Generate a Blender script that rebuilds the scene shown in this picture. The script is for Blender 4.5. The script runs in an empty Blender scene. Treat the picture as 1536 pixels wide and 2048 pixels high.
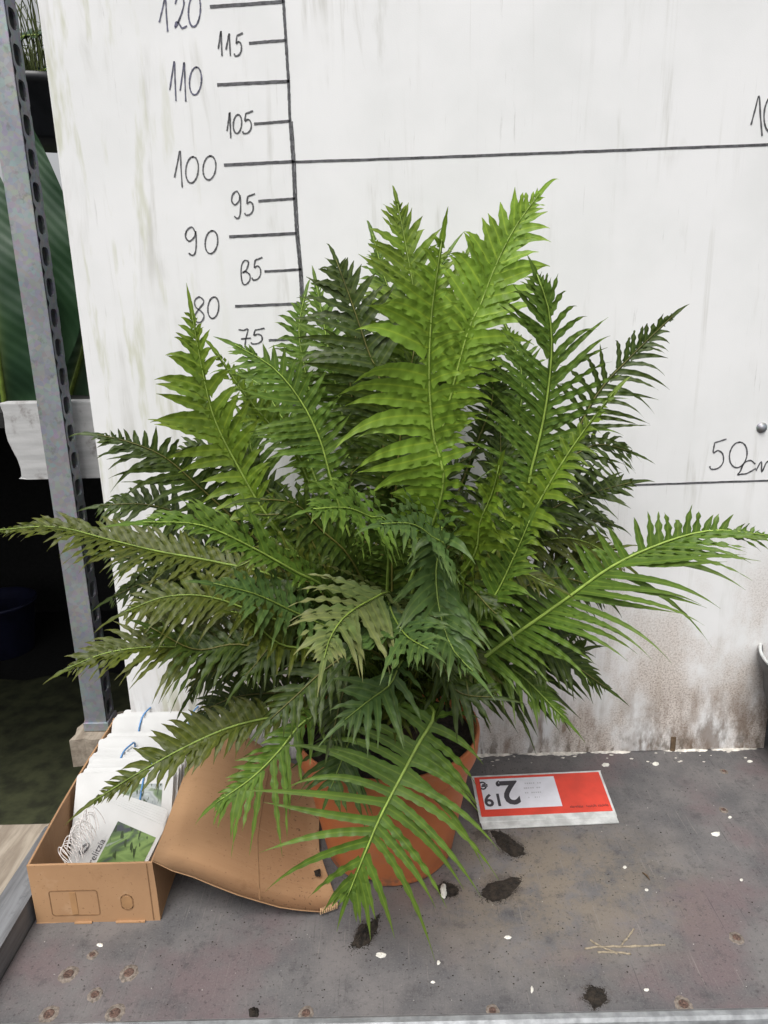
import bpy, bmesh, math, random
from mathutils import Vector, Matrix
rnd = random.Random(7)
D = bpy.data
SC = bpy.context.scene
COL = SC.collection

# ------------------------------------------------------------------ camera
FPX = 1447.93                                    # focal length in photo pixels (photo 1536 x 2048)
CAM = Vector((0.12557, -1.15436, 0.78382))
AX = Vector((0.99971, -0.00245, -0.02391))       # camera right
AF = Vector((-0.00402, 0.96375, -0.26679))       # camera forward
AU = Vector((0.02369, 0.26681, 0.96346))         # camera up
cam = D.objects.new('camera', D.cameras.new('camera'))
cam.data.sensor_fit = 'VERTICAL'; cam.data.sensor_height = 36.0
cam.data.lens = FPX / 2048 * 36.0
cam.data.clip_start = 0.02; cam.data.clip_end = 500
bz = -AF
cam.matrix_world = Matrix(((AX.x, AU.x, bz.x, CAM.x), (AX.y, AU.y, bz.y, CAM.y), (AX.z, AU.z, bz.z, CAM.z), (0, 0, 0, 1)))
COL.objects.link(cam); SC.camera = cam

# ------------------------------------------------------------------ light: soft overcast daylight through greenhouse glass
SUN_EL, SUN_AZ = math.radians(61), math.radians(196)   # azimuth clockwise from +Y: behind the camera
w = D.worlds.new('World'); SC.world = w; w.use_nodes = True
nt = w.node_tree; bg = nt.nodes['Background']
sky = nt.nodes.new('ShaderNodeTexSky'); sky.sky_type = 'NISHITA'; sky.sun_disc = False
sky.sun_elevation = SUN_EL; sky.sun_rotation = SUN_AZ
sky.air_density = 1.0; sky.dust_density = 6.0; sky.ozone_density = 1.0
hs = nt.nodes.new('ShaderNodeHueSaturation'); hs.inputs['Saturation'].default_value = 0.10
nt.links.new(sky.outputs[0], hs.inputs['Color']); nt.links.new(hs.outputs[0], bg.inputs['Color'])
bg.inputs['Strength'].default_value = 0.13
sun = D.objects.new('sun', D.lights.new('sun', 'SUN')); COL.objects.link(sun)
sun.data.energy = 1.5; sun.data.angle = math.radians(26); sun.data.color = (1.0, 0.97, 0.92)
sd = Vector((math.sin(SUN_AZ) * math.cos(SUN_EL), math.cos(SUN_AZ) * math.cos(SUN_EL), math.sin(SUN_EL)))
sun.rotation_euler = sd.to_track_quat('Z', 'Y').to_euler()
SC.view_settings.view_transform = 'Standard'; SC.view_settings.look = 'None'
SC.view_settings.gamma = 1.0; SC.view_settings.use_curve_mapping = False
SC.view_settings.exposure = 0.33

# ------------------------------------------------------------------ helpers
def ray(u, v): return AX * ((u - 768) / FPX) + AF - AU * ((v - 1024) / FPX)
def PY(u, v, y=0.0):                               # photo pixel -> point on the plane y
    d = ray(u, v); return CAM + d * ((y - CAM.y) / d.y)
def PZ(u, v, z=0.0):                               # photo pixel -> point on the plane z
    d = ray(u, v); return CAM + d * ((z - CAM.z) / d.z)

class MB:
    def __init__(s): s.v = []; s.f = []; s.c = []
    def vert(s, p, c=(0, 0, 0)): s.v.append(tuple(p)); s.c.append(c); return len(s.v) - 1
    def face(s, *i): s.f.append(tuple(i))
    def box(s, x0, x1, y0, y1, z0, z1):
        b = len(s.v)
        for z in (z0, z1):
            for x, y in ((x0, y0), (x1, y0), (x1, y1), (x0, y1)): s.vert((x, y, z))
        for f in ((0, 3, 2, 1), (4, 5, 6, 7), (0, 1, 5, 4), (1, 2, 6, 5), (2, 3, 7, 6), (3, 0, 4, 7)): s.f.append(tuple(b + i for i in f))
        return s
    def grid(s, rows):                             # rows: list of lists of points
        b = len(s.v); n = len(rows[0])
        for r in rows:
            for p in r: s.vert(p)
        for i in range(len(rows) - 1):
            for j in range(n - 1): s.face(b + i * n + j, b + i * n + j + 1, b + (i + 1) * n + j + 1, b + (i + 1) * n + j)
        return s
    def slab(s, rows, th):                         # a sheet with thickness (th = offset vector)
        th = Vector(th); n = len(rows[0]); m = len(rows); b = len(s.v)
        for k in (0, 1):
            for r in rows:
                for p in r: s.vert(Vector(p) + th * k)
        o = n * m
        for i in range(m - 1):
            for j in range(n - 1):
                a = b + i * n + j
                s.face(a, a + 1, a + n + 1, a + n); s.face(o + a, o + a + n, o + a + n + 1, o + a + 1)
        for i in range(m - 1):
            for j in (0, n - 1):
                a = b + i * n + j; s.face(a, a + n, a + n + o, a + o)
        for j in range(n - 1):
            for i in (0, m - 1):
                a = b + i * n + j; s.face(a, a + 1, a + 1 + o, a + o)
        return s
    def tube(s, pts, r, n=6, cap=True):
        pts = [Vector(p) for p in pts]; b = len(s.v); k = len(pts)
        rs = r if isinstance(r, (list, tuple)) else [r] * k
        u = None
        for i, p in enumerate(pts):
            t = (pts[min(i + 1, k - 1)] - pts[max(i - 1, 0)]).normalized()
            if u is None: u = t.orthogonal().normalized()
            u = (u - t * u.dot(t)).normalized(); w_ = t.cross(u)
            for j in range(n):
                a = 2 * math.pi * j / n; s.vert(p + (u * math.cos(a) + w_ * math.sin(a)) * rs[i])
        for i in range(k - 1):
            for j in range(n):
                s.face(b + i * n + j, b + i * n + (j + 1) % n, b + (i + 1) * n + (j + 1) % n, b + (i + 1) * n + j)
        if cap:
            s.f.append(tuple(b + j for j in reversed(range(n)))); s.f.append(tuple(b + (k - 1) * n + j for j in range(n)))
        return s
    def lathe(s, prof, c, n=48, a0=0.0, a1=2 * math.pi):
        b = len(s.v); c = Vector(c); full = a1 - a0 > 6.28; m = n if full else n + 1
        for r, z in prof:
            for j in range(m):
                a = a0 + (a1 - a0) * j / n; s.vert(c + Vector((r * math.cos(a), r * math.sin(a), z)))
        for i in range(len(prof) - 1):
            for j in range(n if full else n):
                j2 = (j + 1) % m
                s.face(b + i * m + j, b + i * m + j2, b + (i + 1) * m + j2, b + (i + 1) * m + j)
        return s
    def build(s, name, mat, parent=None, smooth=False, colors=False, bevel=0, kind=None):
        me = D.meshes.new(name); me.from_pydata(s.v, [], s.f); me.update()
        if colors:
            ca = me.color_attributes.new('leaf', 'FLOAT_COLOR', 'POINT')
            flat = []
            for c in s.c: flat += [c[0], c[1], c[2], 1.0]
            ca.data.foreach_set('color', flat)
        if smooth: me.polygons.foreach_set('use_smooth', [True] * len(me.polygons))
        o = D.objects.new(name, me); COL.objects.link(o)
        if mat: me.materials.append(mat)
        if bevel:
            md = o.modifiers.new('bevel', 'BEVEL'); md.width = bevel; md.segments = 2; md.limit_method = 'ANGLE'
        if parent is not None:
            o.parent = parent; o.matrix_parent_inverse = Matrix.Translation(parent_loc(parent)).inverted()
        if kind: o['kind'] = kind
        return o
def parent_loc(p):
    l = Vector(p.location)
    return l if p.type == 'EMPTY' else l
def tag(o, label, cat, group=None):
    o['label'] = label; o['category'] = cat
    if group: o['group'] = group
    return o
def thing(name, loc, label, cat, group=None):
    o = D.objects.new(name, None); o.empty_display_size = 0.05; COL.objects.link(o); o.location = loc
    return tag(o, label, cat, group)

# ------------------------------------------------------------------ materials
class NT:
    def __init__(s, name, rough=0.6, spec=0.5):
        s.m = D.materials.new(name); s.m.use_nodes = True; s.t = s.m.node_tree
        s.b = s.t.nodes['Principled BSDF']; s.b.inputs['Roughness'].default_value = rough
        s.b.inputs['Specular IOR Level'].default_value = spec
        s.out = s.t.nodes['Material Output']; s.tc = None
    def n(s, k, **kw):
        x = s.t.nodes.new('ShaderNode' + k)
        for a, b in kw.items(): setattr(x, a, b)
        return x
    def l(s, a, b): s.t.links.new(a, b)
    def co(s, scale=(1, 1, 1), loc=(0, 0, 0), rot=(0, 0, 0)):
        if s.tc is None: s.tc = s.n('TexCoord')
        mp = s.n('Mapping'); s.l(s.tc.outputs['Object'], mp.inputs['Vector'])
        mp.inputs['Scale'].default_value = scale; mp.inputs['Location'].default_value = loc; mp.inputs['Rotation'].default_value = rot
        return mp.outputs[0]
    def noise(s, scale, detail=4, rough=0.55, st=(1, 1, 1), loc=(0, 0, 0), dist=0.0, rot=(0, 0, 0)):
        x = s.n('TexNoise'); s.l(s.co(st, loc, rot), x.inputs['Vector'])
        x.inputs['Scale'].default_value = scale; x.inputs['Detail'].default_value = detail
        x.inputs['Roughness'].default_value = rough; x.inputs['Distortion'].default_value = dist
        return x.outputs['Fac']
    def voro(s, scale, feat='F1', st=(1, 1, 1)):
        x = s.n('TexVoronoi', feature=feat); s.l(s.co(st), x.inputs['Vector']); x.inputs['Scale'].default_value = scale
        return x.outputs['Distance']
    def rng(s, v, a, b, c=0.0, d=1.0):
        x = s.n('MapRange', interpolation_type='SMOOTHSTEP'); s.l(v, x.inputs['Value'])
        for k, q in zip(('From Min', 'From Max', 'To Min', 'To Max'), (a, b, c, d)): x.inputs[k].default_value = q
        return x.outputs[0]
    def math(s, op, a, b=None):
        x = s.n('Math', operation=op)
        for i, q in enumerate((a, b)):
            if q is None: continue
            if isinstance(q, (int, float)): x.inputs[i].default_value = q
            else: s.l(q, x.inputs[i])
        return x.outputs[0]
    def mix(s, f, a, b, mode='MIX'):
        x = s.n('Mix', data_type='RGBA', blend_type=mode)
        for sock, q in ((x.inputs[0], f), (x.inputs[6], a), (x.inputs[7], b)):
            if isinstance(q, (int, float)): sock.default_value = q
            elif isinstance(q, (tuple, list)): sock.default_value = (*q[:3], 1)
            else: s.l(q, sock)
        return x.outputs[2]
    def axis(s, k):
        x = s.n('SeparateXYZ'); s.l(s.co(), x.inputs[0]); return x.outputs[k]
    def bump(s, h, strength=0.3, dist=0.002):
        x = s.n('Bump'); x.inputs['Strength'].default_value = strength; x.inputs['Distance'].default_value = dist
        s.l(h, x.inputs['Height']); s.l(x.outputs[0], s.b.inputs['Normal']); return x.outputs[0]
    def color(s, c):
        if isinstance(c, (tuple, list)): s.b.inputs['Base Color'].default_value = (*c[:3], 1)
        else: s.l(c, s.b.inputs['Base Color'])
        return s.m

def plain(name, c, rough=0.6, var=0.15, scale=30, bump=0.0, metal=0.0, spec=0.5):
    k = NT(name, rough, spec); c2 = tuple(x * (1 - var) for x in c); c1 = tuple(min(1, x * (1 + var)) for x in c)
    f = k.noise(scale); k.b.inputs['Metallic'].default_value = metal
    if bump: k.bump(k.noise(scale * 3), bump, 0.002)
    return k.color(k.mix(k.rng(f, 0.3, 0.7), c2, c1))

def leaf_mat(name, base, tip, rough=0.44, trans=0.26, vein=0.5):
    k = NT(name, rough, 0.25)
    at = k.n('Attribute', attribute_name='leaf'); sp = k.n('SeparateColor'); k.l(at.outputs['Color'], sp.inputs[0])
    ve, al, rd = sp.outputs[0], sp.outputs[1], sp.outputs[2]
    c = k.mix(k.rng(k.noise(35, 3), 0.3, 0.7), tuple(x * 0.72 for x in base), tuple(x * 1.22 for x in base))
    c = k.mix(k.math('MULTIPLY', rd, 0.55), c, tuple(a * 0.55 + b * 0.45 for a, b in zip(base, tip)))
    c = k.mix(k.math('MULTIPLY', k.math('POWER', al, 3.0), 0.75), c, tip)
    vm = k.math('POWER', ve, 9.0)
    c = k.mix(k.math('MULTIPLY', vm, vein), c, (min(1, base[0] * 2.4 + .05), min(1, base[1] * 1.9 + .05), base[2] * 1.6 + .01))
    br = k.rng(k.noise(14, 5, 0.7), 0.66, 0.78)
    c = k.mix(k.math('MULTIPLY', br, 0.4), c, (0.10, 0.075, 0.02))
    k.bump(k.noise(220, 2), 0.18, 0.001)
    k.color(c)
    tr = k.n('BsdfTranslucent'); tc = k.mix(1.0, c, (0.95, 1.0, 0.45), 'MULTIPLY')
    bc = k.n('BrightContrast'); k.l(tc, bc.inputs[0]); bc.inputs[1].default_value = 0.03
    k.l(bc.outputs[0], tr.inputs['Color'])
    ms = k.n('MixShader'); ms.inputs[0].default_value = trans
    k.l(k.b.outputs[0], ms.inputs[1]); k.l(tr.outputs[0], ms.inputs[2]); k.l(ms.outputs[0], k.out.inputs['Surface'])
    return k.m

# board: white plastic panel, vertical run-off streaks, speckled mould toward the foot
def board_mat():
    k = NT('white_panel', 0.42, 0.4)
    z = k.axis(2); x = k.axis(0)
    c = k.mix(k.rng(k.noise(6, 4), 0.35, 0.7), (0.83, 0.83, 0.835), (0.77, 0.775, 0.775))
    s1 = k.math('MULTIPLY', k.rng(k.noise(1, 5, 0.65, st=(26, 1, 2.2), dist=0.6), 0.53, 0.72), k.rng(k.noise(7, 3), 0.35, 0.65))
    c = k.mix(k.math('MULTIPLY', s1, 0.55), c, (0.42, 0.41, 0.36))
    s2 = k.rng(k.noise(1, 6, 0.7, st=(150, 1, 7), loc=(3, 0, 1)), 0.60, 0.72)
    s2 = k.math('MULTIPLY', s2, k.rng(k.noise(1, 3, 0.6, st=(9, 1, 3), loc=(1, 0, 4)), 0.45, 0.62))
    c = k.mix(k.math('MULTIPLY', s2, 0.6), c, (0.26, 0.25, 0.22))
    gx = k.math('MULTIPLY', k.rng(x, -0.05, -0.3), k.rng(k.noise(1, 4, 0.6, st=(30, 1, 5), loc=(9, 0, 2)), 0.52, 0.66))
    c = k.mix(k.math('MULTIPLY', gx, 0.6), c, (0.50, 0.51, 0.34))
    # speckled dirt splashed up from the table
    low = k.math('MULTIPLY', k.rng(z, 0.50, 0.10), k.rng(x, -0.05, 0.22))
    cl = k.rng(k.noise(7, 5, 0.6, st=(1.2, 1, 0.7), loc=(2.2, 0, 0.3)), 0.40, 0.62)
    sp = k.rng(k.noise(330, 5, 0.75), 0.44, 0.64)
    d1 = k.math('MULTIPLY', k.math('MULTIPLY', low, cl), sp)
    c = k.mix(k.math('MULTIPLY', k.math('MULTIPLY', low, cl), 0.50), c, (0.56, 0.44, 0.34))
    c = k.mix(k.math('MULTIPLY', d1, 0.75), c, (0.17, 0.12, 0.09))
    lw = k.math('MULTIPLY', k.rng(z, 0.17, 0.03), k.rng(k.noise(1, 5, 0.7, st=(34, 1, 7)), 0.42, 0.62))
    lw = k.math('MULTIPLY', lw, k.rng(k.noise(9, 3, loc=(5, 0, 0)), 0.36, 0.6))
    c = k.mix(k.math('MULTIPLY', lw, 0.9), c, (0.17, 0.10, 0.055))
    hz = k.math('MULTIPLY', k.math('MULTIPLY', k.rng(z, 0.15, 0.05), k.rng(x, 0.5, 0.62)), k.rng(k.noise(1, 6, 0.75, st=(22, 1, 9), loc=(4, 0, 2)), 0.40, 0.60))
    c = k.mix(k.math('MULTIPLY', hz, 0.7), c, (0.14, 0.085, 0.05))
    lt = k.math('MULTIPLY', k.rng(z, 0.06, 0.0), k.rng(k.noise(60, 4, st=(1, 1, .5)), 0.5, 0.62))
    c = k.mix(k.math('MULTIPLY', lt, 0.7), c, (0.10, 0.075, 0.05))
    k.bump(k.noise(1, 3, 0.6, st=(420, 1, 900)), 0.16, 0.0012)
    return k.color(c)
M = {}
M['board'] = board_mat()
M['ink'] = plain('marker_ink', (0.085, 0.085, 0.092), 0.6, 0.5, 120)
M['inkblue'] = plain('marker_ink_bluish', (0.10, 0.10, 0.15), 0.6, 0.5, 120)

def table_mat():
    k = NT('worn_phenolic_board', 0.62, 0.35)
    c = k.mix(k.rng(k.noise(9, 6, 0.65), 0.35, 0.68), (0.096, 0.094, 0.098), (0.162, 0.152, 0.150))
    c = k.mix(k.rng(k.noise(5, 5, 0.6, loc=(3, 1, 0)), 0.48, 0.66), c, (0.140, 0.108, 0.112))
    # dried potting soil dust spread in the middle
    x, y = k.axis(0), k.axis(1)
    dx = k.math('SUBTRACT', x, 0.33); dy = k.math('ADD', y, 0.30)
    rr = k.math('SQRT', k.math('ADD', k.math('MULTIPLY', dx, dx), k.math('MULTIPLY', k.math('MULTIPLY', dy, dy), 2.0)))
    du = k.math('MULTIPLY', k.rng(rr, 0.30, 0.04), k.rng(k.noise(16, 7, 0.75), 0.36, 0.58))
    c = k.mix(k.math('MULTIPLY', du, 0.75), c, (0.205, 0.168, 0.125))
    # damp soil stains with ragged outlines
    sn = k.noise(70, 5, 0.7)
    for sx, sy, sr in ((0.275, -0.316, .034), (0.298, -0.230, .034), (0.197, -0.317, .022), (0.084, -0.387, .022), (0.357, -0.484, .020), (0.262, -0.207, .024)):
        ax = k.math('SUBTRACT', x, sx); ay = k.math('SUBTRACT', y, sy)
        dd = k.math('SQRT', k.math('ADD', k.math('MULTIPLY', ax, ax), k.math('MULTIPLY', ay, ay)))
        dd = k.math('ADD', dd, k.math('MULTIPLY', k.math('SUBTRACT', sn, 0.5), 0.07))
        c = k.mix(k.math('MULTIPLY', k.rng(dd, sr, sr * .2), 0.75), c, (0.055, 0.043, 0.035))
    # scratches in two directions, fine grime and pale flecks
    for rz, o, cc, f in ((0.6, 0, (0.25, 0.23, 0.21), 0.6), (-0.9, 3, (0.045, 0.042, 0.045), 0.7), (1.35, 6, (0.23, 0.21, 0.19), 0.55)):
        sc = k.rng(k.noise(1, 4, 0.65, st=(330, 9, 1), loc=(o, o, 0), rot=(0, 0, rz)), 0.60, 0.70)
        sc = k.math('MULTIPLY', sc, k.rng(k.noise(8, 3, loc=(o, 2, 0)), 0.42, 0.62))
        c = k.mix(k.math('MULTIPLY', sc, f), c, cc)
    c = k.mix(k.math('MULTIPLY', k.rng(k.noise(190, 4, 0.7), 0.56, 0.68), 0.75), c, (0.045, 0.04, 0.04))
    c = k.mix(k.math('MULTIPLY', k.rng(k.noise(26, 6, 0.75, loc=(7, 0, 0)), 0.54, 0.68), 0.55), c, (0.052, 0.05, 0.054))
    c = k.mix(k.math('MULTIPLY', k.rng(k.noise(420, 4, 0.8, loc=(1, 3, 0)), 0.50, 0.70), 0.45), c, (0.23, 0.215, 0.205))
    v = k.rng(k.voro(95), 0.085, 0.05); v = k.math('MULTIPLY', v, k.rng(k.noise(40, 2, loc=(4, 4, 0)), 0.55, 0.62))
    c = k.mix(k.math('MULTIPLY', v, 0.8), c, (0.50, 0.48, 0.44))
    k.l(k.rng(k.noise(12, 4), 0.3, 0.7, 0.5, 0.75), k.b.inputs['Roughness'])
    k.bump(k.noise(150, 5, 0.7), 0.25, 0.0012)
    return k.color(c)
M['table'] = table_mat()
def wood(name, a, b, st=(6, 60, 60), rough=0.75):
    k = NT(name, rough, 0.3)
    c = k.mix(k.rng(k.noise(1, 5, 0.65, st=st, dist=0.4), 0.35, 0.68), a, b)
    c = k.mix(k.math('MULTIPLY', k.rng(k.noise(25, 5, 0.7), 0.55, 0.7), 0.6), c, tuple(x * 0.35 for x in a))
    k.bump(k.noise(1, 5, 0.7, st=tuple(x * 2 for x in st)), 0.4, 0.002)
    return k.color(c)
M['greywood'] = wood('grey_weathered_wood', (0.20, 0.205, 0.215), (0.11, 0.11, 0.115), (60, 5, 60))
M['tanwood'] = wood('tan_weathered_wood', (0.36, 0.31, 0.25), (0.22, 0.18, 0.14), (60, 8, 60))
M['strip'] = plain('aluminium_edge', (0.34, 0.35, 0.36), 0.45, 0.25, 60, 0.2, 0.6)
M['white_sealant'] = plain('white_sealant', (0.66, 0.62, 0.56), 0.7, 0.3, 80, 0.5)
def galv():
    k = NT('galvanised_steel', 0.5, 0.5)
    k.b.inputs['Metallic'].default_value = 0.55
    v = k.n('TexVoronoi', feature='F1'); k.l(k.co(), v.inputs['Vector']); v.inputs['Scale'].default_value = 130
    c = k.mix(k.rng(k.noise(9, 5), 0.3, 0.7), (0.27, 0.285, 0.305), (0.36, 0.375, 0.39))
    c = k.mix(0.12, c, v.outputs['Color'], 'OVERLAY')
    c = k.mix(k.math('MULTIPLY', k.rng(k.noise(40, 5, 0.7), 0.56, 0.7), 0.5), c, (0.15, 0.145, 0.135))
    k.bump(k.noise(90, 3), 0.15, 0.001)
    return k.color(c)
M['galv'] = galv()
def whitewash():
    k = NT('whitewashed_timber', 0.8, 0.3)
    c = k.mix(k.rng(k.noise(1, 4, 0.6, st=(5, 40, 40)), 0.35, 0.7), (0.50, 0.50, 0.50), (0.36, 0.36, 0.36))
    c = k.mix(k.math('MULTIPLY', k.rng(k.noise(11, 6, 0.7), 0.52, 0.66), 0.75), c, (0.15, 0.13, 0.12))
    k.bump(k.noise(60, 5, 0.7), 0.4, 0.002)
    return k.color(c)
M['whitewash'] = whitewash()
def cardboard():
    k = NT('kraft_cardboard', 0.8, 0.2)
    c = k.mix(k.rng(k.noise(7, 4), 0.3, 0.7), (0.37, 0.215, 0.115), (0.44, 0.262, 0.14))
    c = k.mix(k.math('MULTIPLY', k.rng(k.noise(1, 3, 0.5, st=(8, 260, 8)), 0.5, 0.7), 0.18), c, (0.31, 0.165, 0.075))
    c = k.mix(k.math('MULTIPLY', k.rng(k.noise(24, 5, 0.7), 0.6, 0.75), 0.45), c, (0.25, 0.135, 0.065))
    c = k.mix(k.math('MULTIPLY', k.rng(k.noise(5, 6, 0.7, loc=(2, 7, 1)), 0.50, 0.68), 0.35), c, (0.27, 0.165, 0.095))
    c = k.mix(k.math('MULTIPLY', k.math('MULTIPLY', k.rng(k.noise(150, 4, 0.7), 0.60, 0.66), k.rng(k.axis(0), -0.12, 0.02)), 0.8), c, (0.05, 0.035, 0.022))
    c = k.mix(k.math('MULTIPLY', k.rng(k.noise(1, 4, 0.65, st=(14, 220, 14), rot=(0, 0, .5)), 0.62, 0.70), 0.35), c, (0.50, 0.33, 0.20))
    c = k.mix(k.math('MULTIPLY', k.rng(k.noise(260, 3), 0.66, 0.72), 0.6), c, (0.16, 0.09, 0.05))
    k.bump(k.noise(1, 3, 0.5, st=(60, 420, 60)), 0.12, 0.001)
    return k.color(c)
M['card'] = cardboard()
M['cardedge'] = plain('cardboard_cut_edge', (0.52, 0.34, 0.19), 0.85, 0.3, 200)
M['cardline'] = plain('cardboard_crease', (0.22, 0.12, 0.055), 0.85, 0.2, 100)
M['cardpanel'] = plain('cardboard_punched_panel', (0.36, 0.20, 0.09), 0.85, 0.12, 40)
M['paper'] = plain('white_tag_card', (0.58, 0.58, 0.575), 0.5, 0.05, 20)
M['band'] = plain('blue_rubber_band', (0.10, 0.25, 0.50), 0.5, 0.15, 60)
M['string'] = plain('white_string', (0.70, 0.66, 0.64), 0.8, 0.15, 200)
def terracotta():
    k = NT('terracotta_plastic', 0.52, 0.4)
    c = k.mix(k.rng(k.noise(8, 4), 0.3, 0.7), (0.46, 0.135, 0.045), (0.55, 0.175, 0.065))
    c = k.mix(k.math('MULTIPLY', k.rng(k.noise(18, 6, 0.7), 0.52, 0.72), 0.35), c, (0.40, 0.22, 0.13))
    c = k.mix(k.math('MULTIPLY', k.rng(k.axis(2), 0.03, 0.0), k.rng(k.noise(50, 5, 0.7), 0.45, 0.6)), c, (0.20, 0.11, 0.07))
    k.bump(k.noise(1, 3, st=(40, 40, 240)), 0.08, 0.001)
    return k.color(c)
M['terracotta'] = terracotta()
M['soil'] = plain('dark_potting_soil', (0.022, 0.016, 0.011), 0.95, 0.6, 140, 1.0)
M['trunk'] = plain('fern_trunk', (0.035, 0.022, 0.012), 0.95, 0.6, 120, 1.0)
M['black'] = plain('black_plastic', (0.022, 0.023, 0.028), 0.4, 0.25, 30, 0.05)
M['navy'] = plain('navy_plastic', (0.016, 0.018, 0.05), 0.5, 0.25, 20)
M['red'] = plain('red_sign_card', (0.66, 0.055, 0.03), 0.38, 0.12, 25)
M['signwhite'] = plain('sign_paper', (0.74, 0.74, 0.80), 0.4, 0.06, 40)
M['clear'] = plain('frosted_plastic_foot', (0.55, 0.56, 0.55), 0.3, 0.2, 60)
M['print'] = plain('black_print', (0.05, 0.045, 0.055), 0.5, 0.1, 40)
M['printgrey'] = plain('faded_print', (0.50, 0.50, 0.54), 0.5, 0.1, 40)
M['printred'] = plain('dark_red_print', (0.20, 0.03, 0.025), 0.5, 0.2, 40)
M['chip'] = plain('white_chip', (0.70, 0.68, 0.62), 0.7, 0.15, 100)
M['twig'] = plain('dry_twig', (0.13, 0.085, 0.05), 0.85, 0.3, 100)
M['drystem'] = plain('dry_tan_dirt', (0.30, 0.25, 0.18), 0.9, 0.3, 200, 0.6)
M['rust'] = plain('rusty_screw', (0.105, 0.062, 0.048), 0.7, 0.6, 400, 0.6)
M['woodring'] = plain('chipped_ply_ring', (0.175, 0.145, 0.122), 0.85, 0.4, 260, 0.4)
M['shade_black'] = plain('near_black_shade', (0.010, 0.010, 0.010), 0.85, 0.4, 60)  # near-black base colour puts the shade behind the table into the surfaces
M['moss'] = plain('mossy_concrete', (0.045, 0.05, 0.022), 0.9, 0.5, 14, 0.5)

# ferns
F = {
 'bright': leaf_mat('fern_fresh_green', (0.175, 0.300, 0.032), (0.26, 0.37, 0.055), trans=0.34),
 'yellow': leaf_mat('fern_yellow_green', (0.110, 0.185, 0.016), (0.19, 0.25, 0.03), trans=0.32),
 'mid': leaf_mat('fern_mid_green', (0.080, 0.150, 0.020), (0.135, 0.195, 0.036), trans=0.22),
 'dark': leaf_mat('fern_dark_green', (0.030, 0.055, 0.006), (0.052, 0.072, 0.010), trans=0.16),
 'teal': leaf_mat('fern_blue_green', (0.056, 0.110, 0.028), (0.105, 0.150, 0.042), trans=0.18),
 'olive': leaf_mat('fern_olive_green', (0.056, 0.078, 0.008), (0.100, 0.098, 0.020), trans=0.18),
 'pale': leaf_mat('fern_pale_olive', (0.105, 0.150, 0.045), (0.25, 0.225, 0.10)),
}
def rib_mat(name, c):
    k = NT(name, 0.5, 0.4); return k.color(k.mix(k.rng(k.noise(60, 3), 0.3, 0.7), tuple(x * .75 for x in c), tuple(x * 1.2 for x in c)))
RB = {'bright': rib_mat('rib_fresh', (0.27, 0.38, 0.07)), 'mid': rib_mat('rib_green', (0.20, 0.28, 0.05)), 'dark': rib_mat('rib_dark', (0.12, 0.115, 0.025))}
RIBOF = {'bright': 'bright', 'yellow': 'mid', 'mid': 'bright', 'dark': 'dark', 'teal': 'mid', 'olive': 'mid', 'pale': 'mid'}

# ================================================================== STRUCTURE
TX0, TX1, TY0, TY1 = -0.365, 1.15, -0.504, 0.06
tt = MB().box(TX0, TX1, TY0, TY1, -0.024, 0.0).build('table_top', M['table'], bevel=0.0015)
tt['kind'] = 'structure'
es = MB()
prof = [(-0.000, 0.0015), (-0.004, 0.004), (-0.010, 0.0035), (-0.013, 0.0), (-0.0135, -0.024)]
es.slab([[(x, TY0 - 0.0005 + py, pz) for py, pz in prof] for x in (TX0 - 0.06, 0.2, 0.7, TX1)], (0, 0.0, -0.001))
es.build('edge_strip', M['strip'], tt, bevel=0.0)
es2 = MB().box(TX0 - 0.06, TX1, TY0 - 0.045, TY0 - 0.016, -0.05, -0.009)
es2.build('edge_rail', M['strip'], tt, bevel=0.002)
# screws in the table, each a rusty head in a chipped ring
for (u, v, r) in ((137, 1949, 1), (258, 1946, 1), (98, 2029, 1), (230, 2027, 1), (190, 1990, .8), (612, 2027, .8), (985, 2022, .7), (1367, 2009, .9), (1473, 1876, .8), (185, 1910, .6), (1447, 1620, .6), (1448, 1543, .6)):
    p = PZ(u, v, 0.0); m = MB(); n = 18
    rings = [(0.0058, 0.0009), (0.0078, 0.0010), (0.0112, 0.0005), (0.0135, -0.0003)]
    c0 = len(m.v)
    for i, (rr, z) in enumerate(rings):
        for j in range(n):
            a = 2 * math.pi * j / n; q = rr * r * (1 + rnd.uniform(-.12, .12) * (i > 0))
            m.vert((p.x + q * math.cos(a) * .9, p.y + q * math.sin(a), z * (1 + rnd.uniform(-.3, .3)) if z > 0 else z))
    for i in range(3):
        for j in range(n): m.face(i * n + j, i * n + (j + 1) % n, (i + 1) * n + (j + 1) % n, (i + 1) * n + j)
    o = m.build('chipped_ring', M['woodring'], tt, True)
    h = MB().lathe([(0.0066 * r, 0.0004), (0.0062 * r, 0.0012), (0.004 * r, 0.0016), (0.0022 * r, 0.0008), (0.0001, 0.0006)], (p.x, p.y, 0), 14)
    h.build('screw', M['rust'], tt, True)

# side rail and timber left of the table
rail = MB().slab([[(x, y, 0.04 + rnd.uniform(-.001, .001)) for x in (-0.408, -0.388, -0.3665)] for y in (-0.62, -0.55, -0.48, -0.42, -0.36, -0.3, -0.215)], (0, 0, -0.085)).build('side_rail', M['greywood'], bevel=0.003)
tag(rail, 'grey weathered wooden rail along the short side of the table', 'rail')
tim = MB().slab([[(x, y, 0.028 + rnd.uniform(-.002, .002)) for x in (-0.62, -0.56, -0.49, -0.4095)] for y in (-0.60, -0.5, -0.4, -0.3, -0.195)], (0, 0, -0.06)).build('timber_plank', M['tanwood'], bevel=0.003)
tag(tim, 'tan rough timber plank outside the grey table rail', 'plank')

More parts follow.
